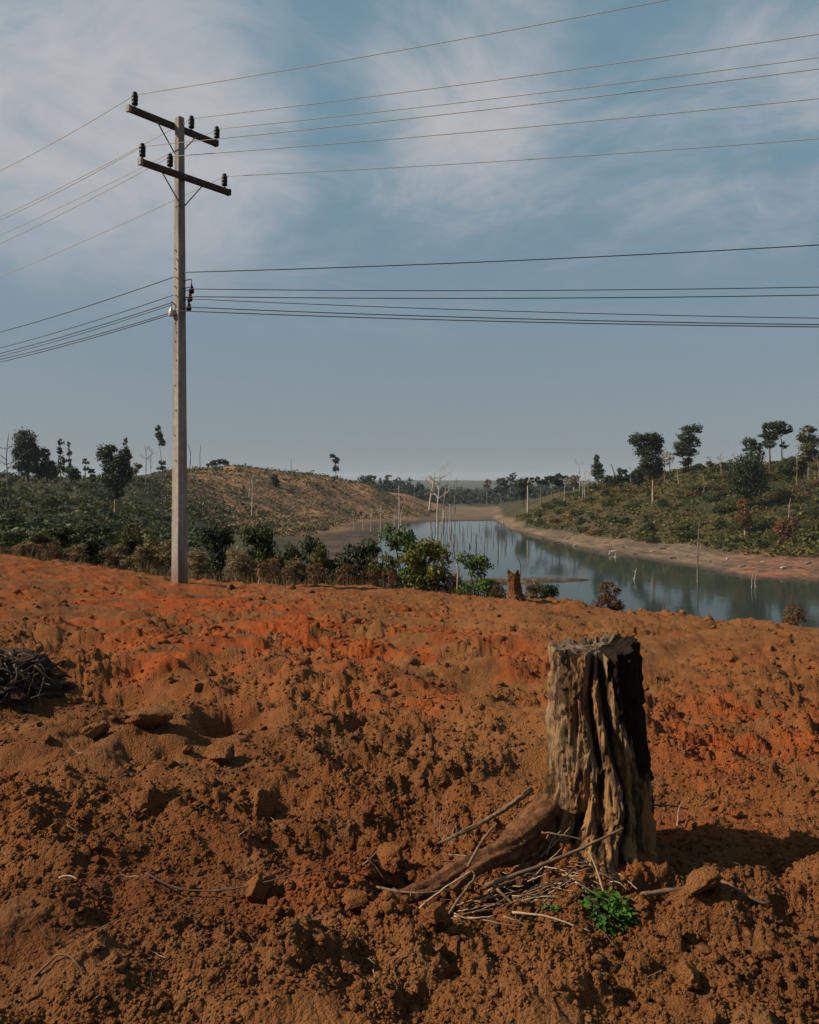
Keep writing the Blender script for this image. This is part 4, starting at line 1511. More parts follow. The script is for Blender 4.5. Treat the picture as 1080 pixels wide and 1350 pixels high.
for u_, yt, w_ in ((30, 715, 34), (66, 712, 30), (98, 716, 30), (150, 716, 30), (188, 716, 32), (218, 708, 34), (262, 722, 30), (312, 722, 30), (330, 728, 28), (356, 730, 34), (386, 734, 30), (418, 736, 30), (455, 738, 30), (488, 744, 30), (515, 745, 28), (600, 752, 26)):
    bush('withered brown bush between the green bushes of the field rim', u_, yt, w_, random.choice(('leaf_brown', 'leaf_brown', 'leaf_rust')), random.uniform(23.5, 25), g)
dead('pale dead stem with a charred tip between yellowing and dark cone bushes', [(603, 776), (604, 758), (603, 742), (605, 728)], D=22.5, r0=2.2, branch=1, spread=7, mat='bark_tan', twigs=False)
dead('short pale stub at the field edge past the pole', [(341, 764), (341, 757), (342, 750)], D=20.8, r0=2.0, branch=0, mat='bark_tan', name='stub', cat='stub')

# dry grass along the rim (one mass)
n = 2600
u_ = rng.uniform(-40, 700, n)
d_ = np.interp(u_, [-40, 237, 540, 700], [22.5, 21.3, 20.2, 17.6]) + rng.exponential(1.6, n)
x_ = (u_ - 540) / F * d_
z_ = height(x_, d_)
hgt = rng.uniform(.08, .42, n) * np.where(fbm(x_ * .6, d_ * .6, 3, 97) > .45, 1.0, .45) * np.interp(u_, [0, 540, 620, 700], [1, 1, .7, .4])
ang = rng.uniform(0, 6.28, n)
w_ = rng.uniform(.008, .018, n)
tip = np.stack([x_ + rng.normal(0, .18, n) * hgt, d_ + rng.normal(0, .18, n) * hgt, z_ + hgt], 1)
b0 = np.stack([x_ - np.cos(ang) * w_, d_ - np.sin(ang) * w_, z_ - .05], 1)
b1 = np.stack([x_ + np.cos(ang) * w_, d_ + np.sin(ang) * w_, z_ - .05], 1)
V = np.stack([b0, b1, tip], 1).reshape(-1, 3)
tag(obj('dry_grass', raw_mesh('dry_grass', V, np.arange(3 * n).reshape(-1, 3), M['grass'], {'tone': np.repeat(rng.uniform(0, 1, n), 3)})), 'dry brown grass along the rim of the field', None, None, 'stuff')

# ------------------------------------------------------------------ the big stump


def stump(name, label, x, y, z0, H, prof, nT, nH, jag, seed, mats, centre=lambda h: (0, 0), crevices=(), charf=None, bumpy=1.0, rings=7):
    root = thing(name, (x, y, z0), label, 'tree stump')
    th = np.linspace(0, 2 * math.pi, nT, endpoint=False)
    hs = np.linspace(-.16, 1, nH)
    TT, HH = np.meshgrid(th, hs)
    ca, sa = np.cos(TT), np.sin(TT)
    r = np.interp(HH, [p[0] for p in prof], [p[1] for p in prof])
    rb = prof[-1][1]
    # roots and flutes, stronger towards the foot
    foot = sstep(.45, -.1, HH)
    fl = vnoise3(ca * 1.6 + 5, sa * 1.6 + 5, HH * .6 + 3, seed) - .5
    r = r * (1 + bumpy * (.20 + .10 * foot) * fl)
    tw = HH * .5
    ca2, sa2 = np.cos(TT + tw * .25), np.sin(TT + tw * .25)
    wb = .10 * (vnoise3(ca * 5, sa * 5, HH * 7, seed + 31) - .5)
    ca2, sa2 = ca2 + wb, sa2 - wb
    g1 = vnoise3(ca2 * 4.5, sa2 * 4.5, HH * 3.6, seed + 3) - .5
    g2 = vnoise3(ca2 * 11, sa2 * 11, HH * 5.0, seed + 5) - .5
    g3 = vnoise3(ca2 * 26, sa2 * 26, HH * 12, seed + 7) - .5
    g4 = vnoise3(ca2 * 40, sa2 * 40, HH * 45, seed + 9) - .5
    g5 = np.abs(vnoise3(ca2 * 19, sa2 * 19, HH * 5 + 2 * wb, seed + 13) - .5) * 2
    g6 = np.abs(vnoise3(ca2 * 44, sa2 * 44, HH * 9, seed + 15) - .5) * 2
    r = r + rb * bumpy * (.085 * np.minimum(g5, .35) + .045 * np.minimum(g6, .4) - .04)
    rid = 1 - np.abs(g2) * 4
    r = r + rb * bumpy * (.17 * g1 + .13 * g2 + .075 * g3 + .045 * g4 - .05 * np.clip(rid, 0, 1) ** 3)
    hm_ = HH * H
    w1, w2, wc, wx_, wy_ = worley(TT * 3.6 + 1.5 * g1, hm_ * 6 + 2 * g2, seed + 41)
    r = r + bumpy * .026 * ((wc - .5) * 1.3 + (.9 * wx_ * ((wc * 7.1) % 1 - .5))) * np.clip((w2 - w1) * 4, 0, 1)
    w1, w2, wc, wx_, wy_ = worley(TT * 8.5 + 2 * g1, hm_ * 10 + 2 * g2, seed + 43)
    r = r + bumpy * .012 * (wc - .45) * np.clip((w2 - w1) * 3.5, 0, 1)
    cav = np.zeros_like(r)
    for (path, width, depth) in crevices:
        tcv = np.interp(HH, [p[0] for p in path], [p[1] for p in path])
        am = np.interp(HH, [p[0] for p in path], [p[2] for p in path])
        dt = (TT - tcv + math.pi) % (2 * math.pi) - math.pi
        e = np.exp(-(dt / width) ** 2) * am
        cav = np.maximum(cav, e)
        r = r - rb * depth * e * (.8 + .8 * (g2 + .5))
    topj = jag(TT[-1]) + rb * .16 * (vnoise3(ca[-1] * 9, sa[-1] * 9, HH[-1] * 0 + 2, seed + 11) - .5)
    ZZ = HH * H + np.where(HH > .8, (HH - .8) / .2, 0) * topj[None]
    cx, cy = centre(HH)
    XX, YY = cx + r * ca, cy + r * sa
    V = np.stack([XX, YY, ZZ], -1).reshape(-1, 3)
    i, j = np.meshgrid(np.arange(nH - 1), np.arange(nT), indexing='ij')
    a = (i * nT + j).ravel(); b = (i * nT + (j + 1) % nT).ravel()
    Fq = np.stack([a, b, b + nT, a + nT], 1)
    ch = np.zeros_like(HH) if charf is None else charf(TT, HH, g1, g2)
    ch = np.clip(ch, 0, 1)
    obj('trunk', raw_mesh('trunk', V, Fq, mats[0], {'char': ch.ravel(), 'gully': cav.ravel(), 'rot': np.clip(sstep(.42, .12, HH + .35 * g1), 0, 1).ravel()}, True), root)
    # the sawn, weathered top
    rim = V[-nT:]
    C = rim.mean(0)
    Vt, At = [], []
    for k in range(rings):
        f = 1 - k / (rings - 1) * .97
        ring_ = np.stack([np.cos(th), np.sin(th), np.zeros(nT)], 1) * np.hypot(rim[:, 0] - C[0], rim[:, 1] - C[1]).mean() * np.array((1, 1, 0))
        P = C + ((rim - C) * f ** 3 + ring_ * (1 - f ** 3) + np.array((0, 0, 1.0)) * 0) * f
        zn = (vnoise(P[:, 0] * 38 + 4, P[:, 1] * 38, seed + 20) - .5) * .022 + (vnoise(P[:, 0] * 110, P[:, 1] * 110, seed + 21) - .5) * .012
        w = min(1, k / 2)
        flat = rim[:, 2] * (f ** 6) + (rim[:, 2].mean() - .018) * (1 - f ** 6)
        P[:, 2] = (rim[:, 2] * (1 - w) + flat * w) + zn * w - .012 * (k == 1)
        Vt.append(P); At.append(ch[-1])
    Vt = np.concatenate(Vt)
    i, j = np.meshgrid(np.arange(rings - 1), np.arange(nT), indexing='ij')
    a = (i * nT + j).ravel(); b = (i * nT + (j + 1) % nT).ravel()
    obj('cut_top', raw_mesh('cut_top', Vt, np.stack([a, b, b + nT, a + nT], 1), mats[1], {'char': np.concatenate(At), 'gully': np.zeros(len(Vt)), 'rot': np.zeros(len(Vt))}, True), root)
    return root


def stump_mat(name, grey, tan, foot, charc, coord_scale=1.0):
    t = NT(name)
    gr = t.noise(22 * coord_scale, 6, .65, (1, 1, .10))
    fi = t.noise(70 * coord_scale, 5, .7, (1, 1, .18))
    bl = t.noise(7 * coord_scale, 4, .55, (1, 1, .4))
    c = t.mix(t.rng(bl, .35, .65), grey, tan)
    bb = t.noise(9 * coord_scale, 5, .62, (1, 1, .38), dist=.6)
    c = t.mix(t.attr('rot'), c, foot)
    c = t.mix(t.rng(bb, .53, .62, 0, .85), c, (.045, .026, .016))
    c = t.mix(t.rng(gr, .47, .60, 0, .88), c, tuple(q * .20 for q in tan))
    c = t.mix(t.rng(fi, .52, .70, 0, .5), c, tuple(q * .30 for q in tan))
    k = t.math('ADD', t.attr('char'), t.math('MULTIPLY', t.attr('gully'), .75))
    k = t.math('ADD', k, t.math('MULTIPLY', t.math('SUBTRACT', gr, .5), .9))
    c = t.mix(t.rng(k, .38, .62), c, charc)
    hgt = t.math('ADD', gr, t.math('MULTIPLY', fi, .5))
    t.bump(hgt, .9, .018)
    t.b.inputs['Specular IOR Level'].default_value = .08
    return t.color(c)


M['stump'] = stump_mat('weathered_stump', (.190, .132, .080), (.205, .112, .052), (.215, .115, .050), (.016, .010, .007))
M['stump_top'] = stump_mat('weathered_cut', (.135, .105, .078), (.10, .068, .042), (.15, .09, .05), (.014, .010, .008))
SX, SY = (785 - 540) / F * 3.96, 3.96
SZ = hz1(SX, SY, False) + .02
SH_ = zof(862, 3.8) - SZ
CAMA = math.atan2(-SY, -SX)            # the bearing from the stump to the camera


def big_char(TT, HH, g1, g2):
    # burnt flank: starts right of the face turned to the camera and narrows towards the foot
    dt = (TT - CAMA + math.pi) % (2 * math.pi) - math.pi
    edge = np.interp(HH, [0, .3, .55, .8, 1.0], [1.50, 1.15, .80, .44, .25])
    edge = edge + .55 * g1 + .5 * g2
    c = sstep(edge - .10, edge + .12, dt) * sstep(2.9, 2.4, dt)
    return c * sstep(.0, .12, HH)


def big_jag(T):
    dt = (T - CAMA + math.pi) % (2 * math.pi) - math.pi
    return .035 * sstep(.6, 1.8, dt) * sstep(3.3, 2.6, dt) - .012 * sstep(-.2, .5, dt) * sstep(1.2, .7, dt)


c0 = CAMA
big = stump('tree_stump', 'big weathered tree stump, burnt black down one flank, standing in dug red earth', SX, SY, SZ, SH_,
            [(-.16, .40), (-.05, .355), (.03, .305), (.10, .268), (.19, .240), (.32, .216), (.6, .203), (.85, .197), (1, .194)], 310, 240, big_jag, 5, (M['stump'], M['stump_top']),
            centre=lambda h: (.012 * np.sin(h * 3.2) + .012 * (1 - h) - .045 * sstep(.25, -.05, h), 0 * h),
            crevices=(([(.2, c0 - .10, .3), (.4, c0 + .02, .9), (.6, c0 - .12, 1.0), (.8, c0 - .22, .9), (1, c0 - .06, .8)], .15, .25),
                      ([(0, c0 + .55, .8), (.3, c0 + .62, .9), (.5, c0 + .42, .9), (.7, c0 + .20, 1), (1, c0 + .12, .9)], .16, .26),
                      ([(.0, c0 + .1, .6), (.15, c0 + .1, .9), (.25, c0 + .05, .5), (.35, c0, 0)], .18, .20),
                      ([(.3, c0 + 1.0, .6), (.6, c0 + .9, 1), (1, c0 + .75, .8)], .13, .26),
                      ([(.3, c0 - .65, .3), (.6, c0 - .6, .7), (1, c0 - .55, .4)], .07, .14),
                      ([(0, c0 - .45, .7), (.18, c0 - .45, 1), (.27, c0 - .4, .4), (.3, c0 - .4, 0)], .12, .18)), charf=big_char)


def gpt(u, y, up=0.0):
    X_, Y_, Z_ = pt(u, y)
    return np.array((X_, Y_, hz1(X_, Y_) + up))


# roots of the stump: parts of it


def root_part(P, rads, mat='root', wob=.004):
    Q = subdivide_path(P, 14, wob * .3)
    nq, ns = len(Q), 30
    t_ = np.linspace(0, 1, nq)
    rr_ = np.interp(t_, np.linspace(0, 1, len(rads)), rads)
    T = np.gradient(Q, axis=0)
    T /= np.linalg.norm(T, axis=1)[:, None]
    A_ = np.cross(T, (0, 0, 1.0)); A_ /= np.linalg.norm(A_, axis=1)[:, None]
    B_ = np.cross(T, A_)
    an = np.linspace(0, 2 * math.pi, ns, endpoint=False)[None] + .5 * t_[:, None]
    L = np.linalg.norm(np.diff(Q, axis=0), axis=1).sum()
    o = rng.uniform(0, 200)
    ca, sa = np.cos(an), np.sin(an)
    tt = np.repeat(t_[:, None] * L, ns, 1)
    f = (1 + .75 * (vnoise3(ca * 1.1 + o, sa * 1.1 + o, tt * 6, 301) - .5) + .65 * (vnoise3(ca * 3 + o, sa * 3 + o, tt * 9, 303) - .5)
         + .60 * (np.minimum(np.abs(vnoise3(ca * 6 + o, sa * 6 + o, tt * 14, 305) - .5), .2) - .1) + .22 * (vnoise3(ca * 9 + o, sa * 9 + o, tt * 90, 307) - .5))
    rad = rr_[:, None] * f
    V = Q[:, None, :] + A_[:, None, :] * (ca * rad)[..., None] + B_[:, None, :] * (sa * rad)[..., None]
    i, j = np.meshgrid(np.arange(nq - 1), np.arange(ns), indexing='ij')
    a = (i * ns + j).ravel(); b = (i * ns + (j + 1) % ns).ravel()
    V = V.reshape(-1, 3)
    Fq = [tuple(q) for q in np.stack([a, b, b + ns, a + ns], 1).tolist()] + [tuple(range(ns))[::-1], tuple(range((nq - 1) * ns, nq * ns))]
    groove = np.clip((1.0 - f) * 2.2, 0, 1)
    return obj('root', raw_mesh('root', V - np.array(big.location), Fq, M[mat], {'groove': groove.ravel(), 'tone': groove.ravel()}, True), big)


root_part([px3(722, 1062, 3.85), px3(690, 1097, 3.75), px3(655, 1124, 3.66), px3(600, 1153, 3.58), px3(545, 1180, 3.50), px3(498, 1200, 3.42)], [.052, .048, .042, .036, .032, .020])
root_part([px3(712, 1095, 3.82), px3(680, 1124, 3.70), px3(655, 1135, 3.62), px3(620, 1152, 3.52), px3(596, 1172, 3.46)], [.045, .042, .028, .022, .016])
root_part([px3(700, 1040, 3.95), px3(668, 1065, 3.86), px3(640, 1082, 3.80), px3(600, 1102, 3.72), px3(578, 1112, 3.70)], [.012, .011, .009, .007, .004], 'twig')
root_part([px3(708, 1140, 3.74), px3(690, 1146, 3.66), px3(680, 1155, 3.60), px3(688, 1165, 3.56)], [.03, .026, .022, .018])
root_part([px3(857, 1135, 3.92), px3(880, 1160, 3.86), px3(905, 1185, 3.80)], [.05, .04, .02], 'twig_dark')

# small stump by the rim
x_, y_, _ = pt(680, 795)
z_ = hz1(x_, y_) - .03
small = stump('tree_stump', 'small reddish stump leaning at the rim of the field before the water', x_, y_, z_, .56,
              [(-.16, .27), (0, .21), (.15, .155), (.4, .125), (.75, .115), (1, .10)], 72, 48, lambda T: .05 * np.cos(T * 2 + 1), 15, (M['root'], M['stump_top']), centre=lambda h: (-.05 * h, 0 * h))

# ------------------------------------------------------------------ sticks and straw round the stump


def stick(label, pts, r, mat, group=None, name='twig', cat='twig', n=5, wob=.001):
    m = MB()
    Q = subdivide_path(pts, 5, wob)
    m.tube(Q, np.linspace(r, r * .5, len(Q)), n, .15)
    o = m.build(name, M[mat], None, True, tuple(Q[0]))
    return tag(o, label, cat, group)


def on(u, y, up=.02):
    return gpt(u, y, up)


stick('long thin tan branch leaning against the big stump foot', [px3(640, 1168, 3.48), px3(720, 1138, 3.55), px3(770, 1117, 3.62), px3(822, 1092, 3.68)], .010, 'twig', name='dead_branch', cat='branch')
stick('thin reddish twig lying flat against the big stump', [px3(714, 1097, 3.68), px3(745, 1102, 3.65), px3(770, 1107, 3.64)], .005, 'twig')
stick('straight bleached stalk standing up out of the green weed', [px3(798, 1183, 3.42), px3(788, 1150, 3.46), px3(776, 1122, 3.50)], .0055, 'straw')
stick('shorter bleached stalk standing beside the green weed', [px3(783, 1187, 3.40), px3(765, 1166, 3.44), px3(746, 1150, 3.47)], .0055, 'straw')
stick('long bleached stalk lying level behind the green weed', [px3(782, 1187, 3.42), px3(730, 1183, 3.40), px3(675, 1181, 3.40)], .006, 'straw')
stick('bleached stick lying alone on the earth below the green weed', [on(676, 1240), on(720, 1253), on(778, 1269)], .0055, 'straw')
stick('upright forked brown stalk in front of the big root', [px3(617, 1143, 3.46), px3(635, 1110, 3.52), px3(655, 1085, 3.56)], .008, 'twig')
stick('pale twig crossing low below the big root', [px3(553, 1198, 3.38), px3(580, 1175, 3.42), px3(622, 1148, 3.45)], .0055, 'straw')
stick('bent pale twig with an elbow before the big root', [px3(591, 1206, 3.36), px3(610, 1178, 3.42), px3(625, 1158, 3.44), px3(622, 1146, 3.47)], .007, 'twig')
stick('thin grey stick pointing out level from under the big root', [on(497, 1189, .03), px3(550, 1177, 3.42), px3(600, 1172, 3.46)], .006, 'twig')
stick('slanting brown stick running down to the small green sprig', [px3(655, 1172, 3.46), px3(690, 1205, 3.36), px3(718, 1237, 3.26)], .007, 'twig')
stick('short slanting straw beside the small green sprig', [on(724, 1230, .01), px3(738, 1218, 3.30), px3(754, 1206, 3.34)], .005, 'straw')
stick('long brown branch lying on the earth past the green weed', [on(846, 1219, .02), on(890, 1216, .03), on(918, 1214, .035), on(945, 1228, .03), on(985, 1245, .02), on(1010, 1247, .01)], .011, 'twig', name='dead_branch', cat='branch', n=7)
stick('thin pale straw beside the long brown branch', [on(914, 1207, .03), on(928, 1208, .05), on(945, 1212, .03)], .004, 'straw')
stick('pale upright straw in the shadowed hollow', [on(1008, 1222, .0), on(1012, 1215, .05), px3(1030, 1214, 3.5)], .004, 'straw')
stick('thin dark root poking level out of the earth beyond the big stump', [on(860, 1092, .03), on(880, 1088, .04), on(905, 1086, .03)], .006, 'twig_dark')
stick('short pale straw leaning on the earth beyond the big stump', [on(892, 1110, .0), on(895, 1098, .04), on(900, 1086, .07)], .004, 'straw')
stick('long thin dark vine trailing over the clods in the open earth', [on(192, 1174, .03), on(240, 1186, .04), on(310, 1196, .05), on(390, 1204, .06), on(440, 1202, .05), on(490, 1190, .05)], .0045, 'twig_dark', name='vine', cat='vine')
stick('pale short stick lying alone among dark clods', [on(78, 1183, .02), on(90, 1185, .03), on(102, 1186, .02)], .006, 'straw')
stick('curved pale root end lying at the bottom edge of the field', [on(45, 1338, .005), on(75, 1333, .015), on(95, 1335, .012), on(110, 1342, .005)], .005, 'twig')
g = 'straws and twigs strewn before the big stump'
for i in range(125):
    u_, y_ = random.gauss(672, 72), random.gauss(1194, 25)
    a_ = random.gauss(0, .45)
    L = random.uniform(18, 62)
    b_ = random.uniform(.015, .06)
    p0 = on(u_, y_, b_)
    p1 = on(u_ + L * math.cos(a_), y_ + L * math.sin(a_) * .5, random.uniform(.015, .075))
    mid = (p0 + p1) / 2 + rng.normal(0, .005, 3)
    stick('thin dry straw lying in the litter before the big stump', [p0, mid, p1], random.uniform(.0022, .0045), random.choice(('straw', 'straw', 'twig', 'twig', 'twig_dark')), g, 'straw', 'straw')
g = 'dry stalks scattered on the open field'
for i in range(110):
    u_, y_ = random.uniform(20, 1070), random.uniform(820, 1335)
    p0 = on(u_, y_, .02)
    L = random.uniform(.04, .13)
    a_ = random.uniform(0, 6.28)
    p1 = p0 + np.array((math.cos(a_) * L, math.sin(a_) * L, random.uniform(-.01, .05)))
    stick('short dry stalk lying on the bare earth of the field', [p0, (p0 + p1) / 2 + rng.normal(0, .01, 3), p1], random.uniform(.0012, .0028), random.choice(('straw', 'twig', 'twig_dark')), g, 'stalk', 'stalk', 4)
g = 'dry grass stems beside the big root'
for i in range(16):
    u_, y_ = random.gauss(590, 22), random.gauss(1098, 16)
    p0 = on(u_, y_, -.01)
    p1 = p0 + np.array((random.uniform(-.08, .08), random.uniform(-.05, .05), random.uniform(.06, .16)))
    stick('fine dry grass stem standing beside the big root', [p0, (p0 + p1) / 2 + rng.normal(0, .008, 3), p1], .002, 'straw', g, 'grass_stem', 'grass stem', 4)

# ------------------------------------------------------------------ the green weed


def leaf_shape(k):
    rs = random.Random(k)
    V, Fc = [], []
    n = 6
    for i in range(n + 1):
        t_ = i / n
        w_ = .36 * math.sin(math.pi * min(1, t_ * .92 + .06)) ** .8 * (1 - .25 * t_)
        if i == n: w_ = .015
        dz_ = .16 * t_ - .42 * t_ * t_ * rs.uniform(.6, 1.2)
        V += [(-w_, t_, dz_ + .10 * w_), (0, t_, dz_ - .03), (w_, t_, dz_ + .10 * w_)]
        if i:
            a = (i - 1) * 3
            Fc += [(a, a + 1, a + 4, a + 3), (a + 1, a + 2, a + 5, a + 4)]
    return raw_mesh('leaf', np.array(V), Fc, M['leaf_weed'], {'tone': np.full(len(V), rs.uniform(.25, .9))}, True)


LEAF = [leaf_shape(k) for k in range(6)]


def weed(label, u, y, w, h_, n, leaf, lift=0.0):
    p = gpt(u, y)
    root = thing('leafy_weed', tuple(p), label, 'plant')
    m = MB()
    for i in range(n):
        a_ = random.uniform(0, 6.28)
        rr_ = math.sqrt(random.random())
        q = np.array((math.cos(a_) * rr_ * w, math.sin(a_) * rr_ * w * .8, h_ * (1 - .7 * rr_ ** 2) * random.uniform(.45, 1.0)))
        if i % 3 == 0:
            m.tube(subdivide_path([p + q * np.array((.15, .15, 0)) - UP * .02, p + q * np.array((.6, .6, .6)), p + q], 2), [.003, .003, .0025, .002, .0015], 5)
        o = obj('leaf', random.choice(LEAF), root, tuple(q))
        s = leaf * random.uniform(.65, 1.2)
        o.scale = (s, s, s)
        o.rotation_euler = (random.uniform(-.5, .75), random.uniform(-.45, .45), a_ - math.pi / 2 + random.gauss(0, .7))
    m.build('stem', M['leaf_weed'], root)


weed('bright green leafy weed growing at the foot of the big stump', 797, 1228, .125, .125, 280, .033)
weed('tiny bright green sprig among the straws near the leafy weed', 724, 1238, .022, .03, 12, .022)

# ------------------------------------------------------------------ heap of brush standing in for a shaded hollow at the frame edge
hx, hy, _ = pt(22, 935)
hzv = hz1(hx, hy) - .05
heap = thing('shade_heap', (hx, hy, hzv), 'dark heap of roots and brush standing in for a shaded hollow at the frame edge in the field', 'shade stand-in heap')
bm = bmesh.new()
bmesh.ops.create_icosphere(bm, subdivisions=5, radius=1)
V = np.array([v.co[:] for v in bm.verts])
Fh = [tuple(v.index for v in f.verts) for f in bm.faces]
bm.free()
nz = vnoise3(V[:, 0] * 2 + 7, V[:, 1] * 2 + 7, V[:, 2] * 2 + 7, 201) - .5
nz2 = vnoise3(V[:, 0] * 7 + 7, V[:, 1] * 7 + 7, V[:, 2] * 7 + 7, 203) - .5
nz3 = vnoise3(V[:, 0] * 20 + 7, V[:, 1] * 20 + 7, V[:, 2] * 20 + 7, 205) - .5
V = V * (1 + .7 * nz + .55 * nz2 + .34 * nz3)[:, None] * np.array((.46, .40, .25)) + np.array((-.20, .05, .05))
t = NT('hollow_shade')
n = t.noise(25, 6, .7)
t.bump(n, .9, .02)
t.color(t.mix(t.rng(n, .3, .7), (.020, .012, .009), (.062, .032, .020)))  # near black colour paints the shade of a hollow
obj('shade_mound', raw_mesh('shade_mound', V, Fh, t.m, None, True), heap)
for i in range(170):
    m = MB()
    a_ = random.uniform(-2.0, 1.9)
    e_ = random.uniform(-.1, 1.3)
    nrm = np.array((math.sin(a_) * math.cos(e_), -math.cos(a_) * math.cos(e_), math.sin(e_)))
    s0 = np.array((-.18, .05, .06)) + nrm * np.array((.44, .36, .26)) * random.uniform(.8, 1.05)
    tan_ = np.cross(nrm, rng.normal(size=3)); tan_ /= np.linalg.norm(tan_) + 1e-6
    L = random.uniform(.10, .42)
    d_ = tan_ * .8 + nrm * random.uniform(.0, .55) + np.array((.15, 0, random.uniform(-.5, .1)))
    Q = subdivide_path([s0 - d_ * L * .4, s0 + rng.normal(0, .02, 3), s0 + d_ * L * .6 + rng.normal(0, .05, 3)], 4, .004)
    Q[:, 2] = np.maximum(Q[:, 2], .03)
    m.tube(Q + np.array(heap.location), np.linspace(random.uniform(.004, .011), .002, len(Q)), 5)
    m.build('twig', M[random.choice(('twig_dark', 'twig_dark', 'twig_dark', 'twig', 'bark_dark'))], heap, True)
g = 'dry stems strewn under the shade stand-in heap'
for i in range(26):
    u_, y_ = random.uniform(5, 110), random.uniform(915, 962)
    p0 = on(u_, y_, .01)
    L = random.uniform(.15, .4)
    a_ = random.uniform(-.5, .9)
    p1 = on(u_ - 30 * math.cos(a_), y_ - 28 * math.sin(a_), random.uniform(.02, .12))
    stick('thin dry stem strewn at the foot of the dark shade stand-in heap', [p0, (p0 + p1) / 2 + rng.normal(0, .02, 3), p1], random.uniform(.003, .005), random.choice(('twig', 'twig', 'straw', 'twig_dark')), g, 'dry_stem', 'dry stem')

# ------------------------------------------------------------------ clods of earth


def clod_mesh(k, sub=3):
    bm = bmesh.new()
    bmesh.ops.create_icosphere(bm, subdivisions=sub, radius=1)
    V = np.array([v.co[:] for v in bm.verts])
    Fh = [tuple(v.index for v in f.verts) for f in bm.faces]
    bm.free()
    o = 11.3 * k + 20
    rs = np.random.default_rng(300 + k)
    nz = vnoise3(V[:, 0] * 1.6 + o, V[:, 1] * 1.6 + o, V[:, 2] * 1.6 + o, 211) - .5
    nz2 = vnoise3(V[:, 0] * 4 + o, V[:, 1] * 4 + o, V[:, 2] * 4 + o, 213) - .5
    V = V * (1 + .6 * nz + .42 * nz2)[:, None]
    # cut planes give broken faces
    for _ in range(12):
        nrm = rs.normal(size=3); nrm /= np.linalg.norm(nrm)
        dd = rs.uniform(.45, .85)
        ex = np.maximum(V @ nrm - dd, 0)
        V = V - ex[:, None] * nrm * .95
    nz3 = vnoise3(V[:, 0] * 9 + o, V[:, 1] * 9 + o, V[:, 2] * 9 + o, 215) - .5
    nz4 = vnoise3(V[:, 0] * 21 + o, V[:, 1] * 21 + o, V[:, 2] * 21 + o, 217) - .5
    V = V * (1 + .14 * nz3 + .12 * nz4)[:, None]
    V *= rs.uniform(.75, 1.15, 3) * np.array((1, 1, .8))
    return raw_mesh('clod', V, Fh, M['clod'], None, sub > 2)


CL = [clod_mesh(k, 4) for k in range(9)]


def clod(label, u, y, w, h_, k, group=None, sink=.3, up=0.0):
    p = gpt(u, y)
    s = w / F * p[1] / 2
    sz_ = h_ / F * p[1] / 2
    o = obj('clod', CL[k % 9], None, (p[0], p[1], p[2] + sz_ * (1 - sink) - sz_ * .2))
    o.scale = (s, s, sz_ * 1.15)
    o.rotation_euler = (random.uniform(-.3, .3), random.uniform(-.3, .3), random.uniform(0, 6.28))
    q_r, q_d, q_shade = soil_tint(np.array([p[0]]), np.array([p[1]]))
    o.color = (float(q_r[0]), float(q_d[0]), float(q_shade[0]), 1) if group else (float(q_r[0]) * .6, .2, .15, 1)
    return tag(o, label, 'clod', group)


for a in (('tall upright clod like a tooth in the open earth', 349, 1058, 30, 52, 0), ('big rounded clod just above the trailing vine', 340, 1196, 42, 44, 1),
          ('broad flat pale clod above the dark hollow', 200, 982, 66, 34, 2), ('pale flat clod alone on the tan earth beyond', 492, 918, 28, 14, 3),
          ('craggy lump of earth in the shade of the big stump', 898, 1190, 40, 58, 4), ('angular clod below the long brown branch', 885, 1262, 36, 36, 5),
          ('smooth rounded clod casting a round shadow in the open corner', 1003, 1304, 34, 36, 6), ('tall clod at the bottom rim near the corner', 908, 1332, 34, 46, 7),
          ('earth capped clod under the long brown branch', 925, 1240, 60, 34, 8), ('low lumpy clod beside the tooth shaped one', 292, 1018, 44, 34, 2),
          ('pointed clod between the hollow and the shade stand-in heap', 128, 985, 44, 30, 5), ('large clod at the bottom edge below the vine', 575, 1262, 46, 30, 1),
          ('dark block of earth on the scraped ground beside the pole foot', 303, 778, 16, 12, 4), ('dark lump standing alone on the tan field before the small stump', 673, 838, 14, 16, 7),
          ('broad clod on the lip of the round pit', 515, 1140, 60, 40, 3), ('grey brown clod pair member at the end of the vine', 470, 1215, 44, 28, 6)):
    clod(*a[:3], a[3] * 1.1, a[4] * 1.1, a[5], None, .25)
g = 'clods of earth lying loose on the field'
for i in range(284):
    y_ = 1345 - 560 * random.random() ** .85
    u_ = random.uniform(-20, 1100)
    if abs(u_ - 785) < 90 and 1080 < y_ < 1200:
        continue
    w_ = random.uniform(12, 26) * (.5 + .5 * (y_ - 760) / 590) * (1.35 if random.random() < .15 else 1)
    clod('crumbly reddish brown clod of dug earth lying loose on the bare field', u_, y_, w_, w_ * random.uniform(.6, .95), i, g, .45)

# crumbs: too many to count
ico = bmesh.new()
bmesh.ops.create_icosphere(ico, subdivisions=1, radius=1)
iv = np.array([v.co[:] for v in ico.verts])
itf = np.array([[v.index for v in f.verts] for f in ico.faces])
ico.free()


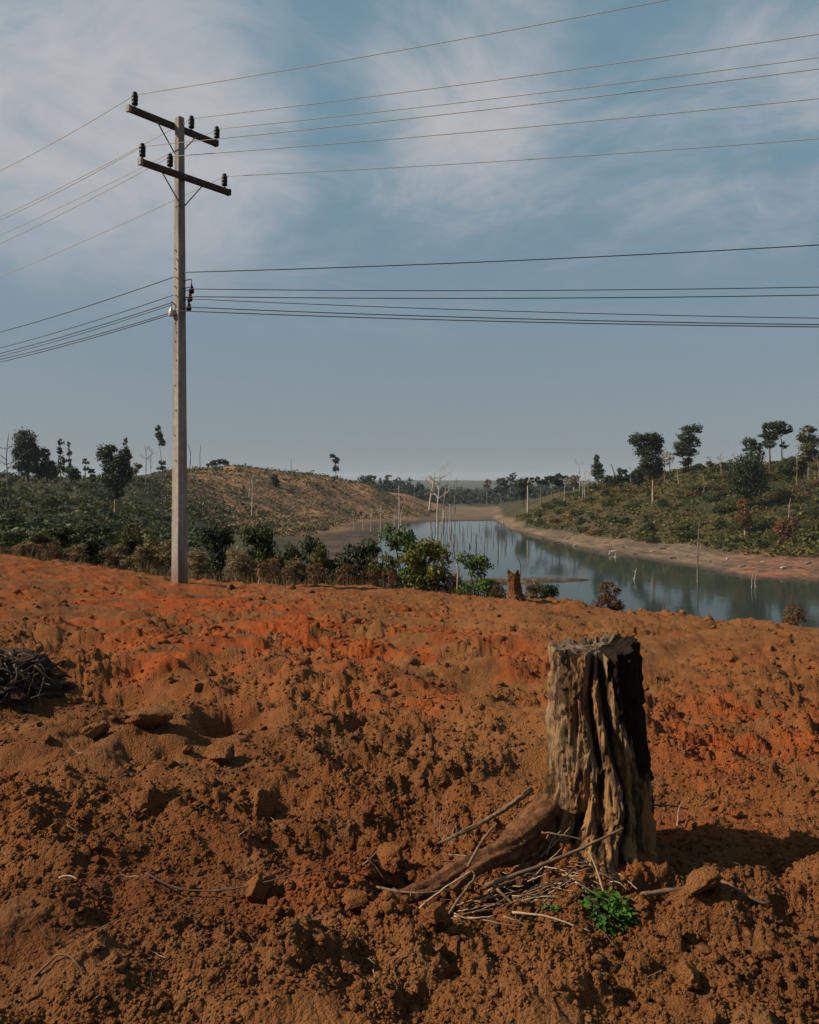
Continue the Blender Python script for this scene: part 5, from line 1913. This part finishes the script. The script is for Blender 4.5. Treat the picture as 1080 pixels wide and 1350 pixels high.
def crumbs(name, label, n, ylo, yhi, pxs):
    y_ = ylo + (yhi - ylo) * rng.uniform(0, 1, n) ** .9
    u_ = rng.uniform(-240, 1320, n)
    # invert the smooth ground: iterate depth
    d = F * 1.75 / (y_ - HY)
    for _ in range(8):
        zb_ = base_height((u_ - 540) / F * d, d)[0]
        d = .5 * d + .5 * F * (EYE - zb_) / (y_ - HY)
    x_ = (u_ - 540) / F * d
    keep = .55 * fbm(x_ * .9 + 3, d * .9, 3, 41) + .45 * fbm(x_ * 2.7, d * 2.7, 3, 121) > rng.uniform(.31, .53, n)
    x_, d = x_[keep], d[keep]
    n = len(d)
    z_ = height(x_, d)
    s = rng.pareto(2.2, n) * .38 + .5
    s = np.clip(s, .5, 3.0) * (pxs * d / F / 2) + .002
    V = np.empty((n, len(iv), 3))
    jit_ = rng.uniform(.55, 1.3, (n, len(iv), 1))
    sc = s[:, None, None] * rng.uniform(.6, 1.25, (n, 1, 3)) * np.array((1, 1, .8))
    a_ = rng.uniform(0, 6.28, n)
    B = iv[None] * jit_ * sc
    ca, sa = np.cos(a_)[:, None], np.sin(a_)[:, None]
    V[..., 0] = B[..., 0] * ca - B[..., 1] * sa + x_[:, None]
    V[..., 1] = B[..., 0] * sa + B[..., 1] * ca + d[:, None]
    V[..., 2] = B[..., 2] + (z_ + s * .15 - .35 * np.maximum(s - .012, 0))[:, None]
    Fc = (itf[None] + (np.arange(n) * len(iv))[:, None, None]).reshape(-1, 3)
    red_, dry_, shade_tint_ = soil_tint(x_, d)
    shade_tint_ = np.repeat(shade_tint_, len(iv))
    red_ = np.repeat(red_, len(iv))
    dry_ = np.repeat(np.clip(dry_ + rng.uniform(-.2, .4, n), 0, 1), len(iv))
    me = raw_mesh(name, V.reshape(-1, 3), Fc, M['soil'], {'red': red_, 'dry': dry_, 'shade_tint': shade_tint_})
    tag(obj(name, me), label, None, None, 'stuff')


crumbs('crumbs', 'small crumbs of earth covering the field', 46000, 775, 1400, 6.2)
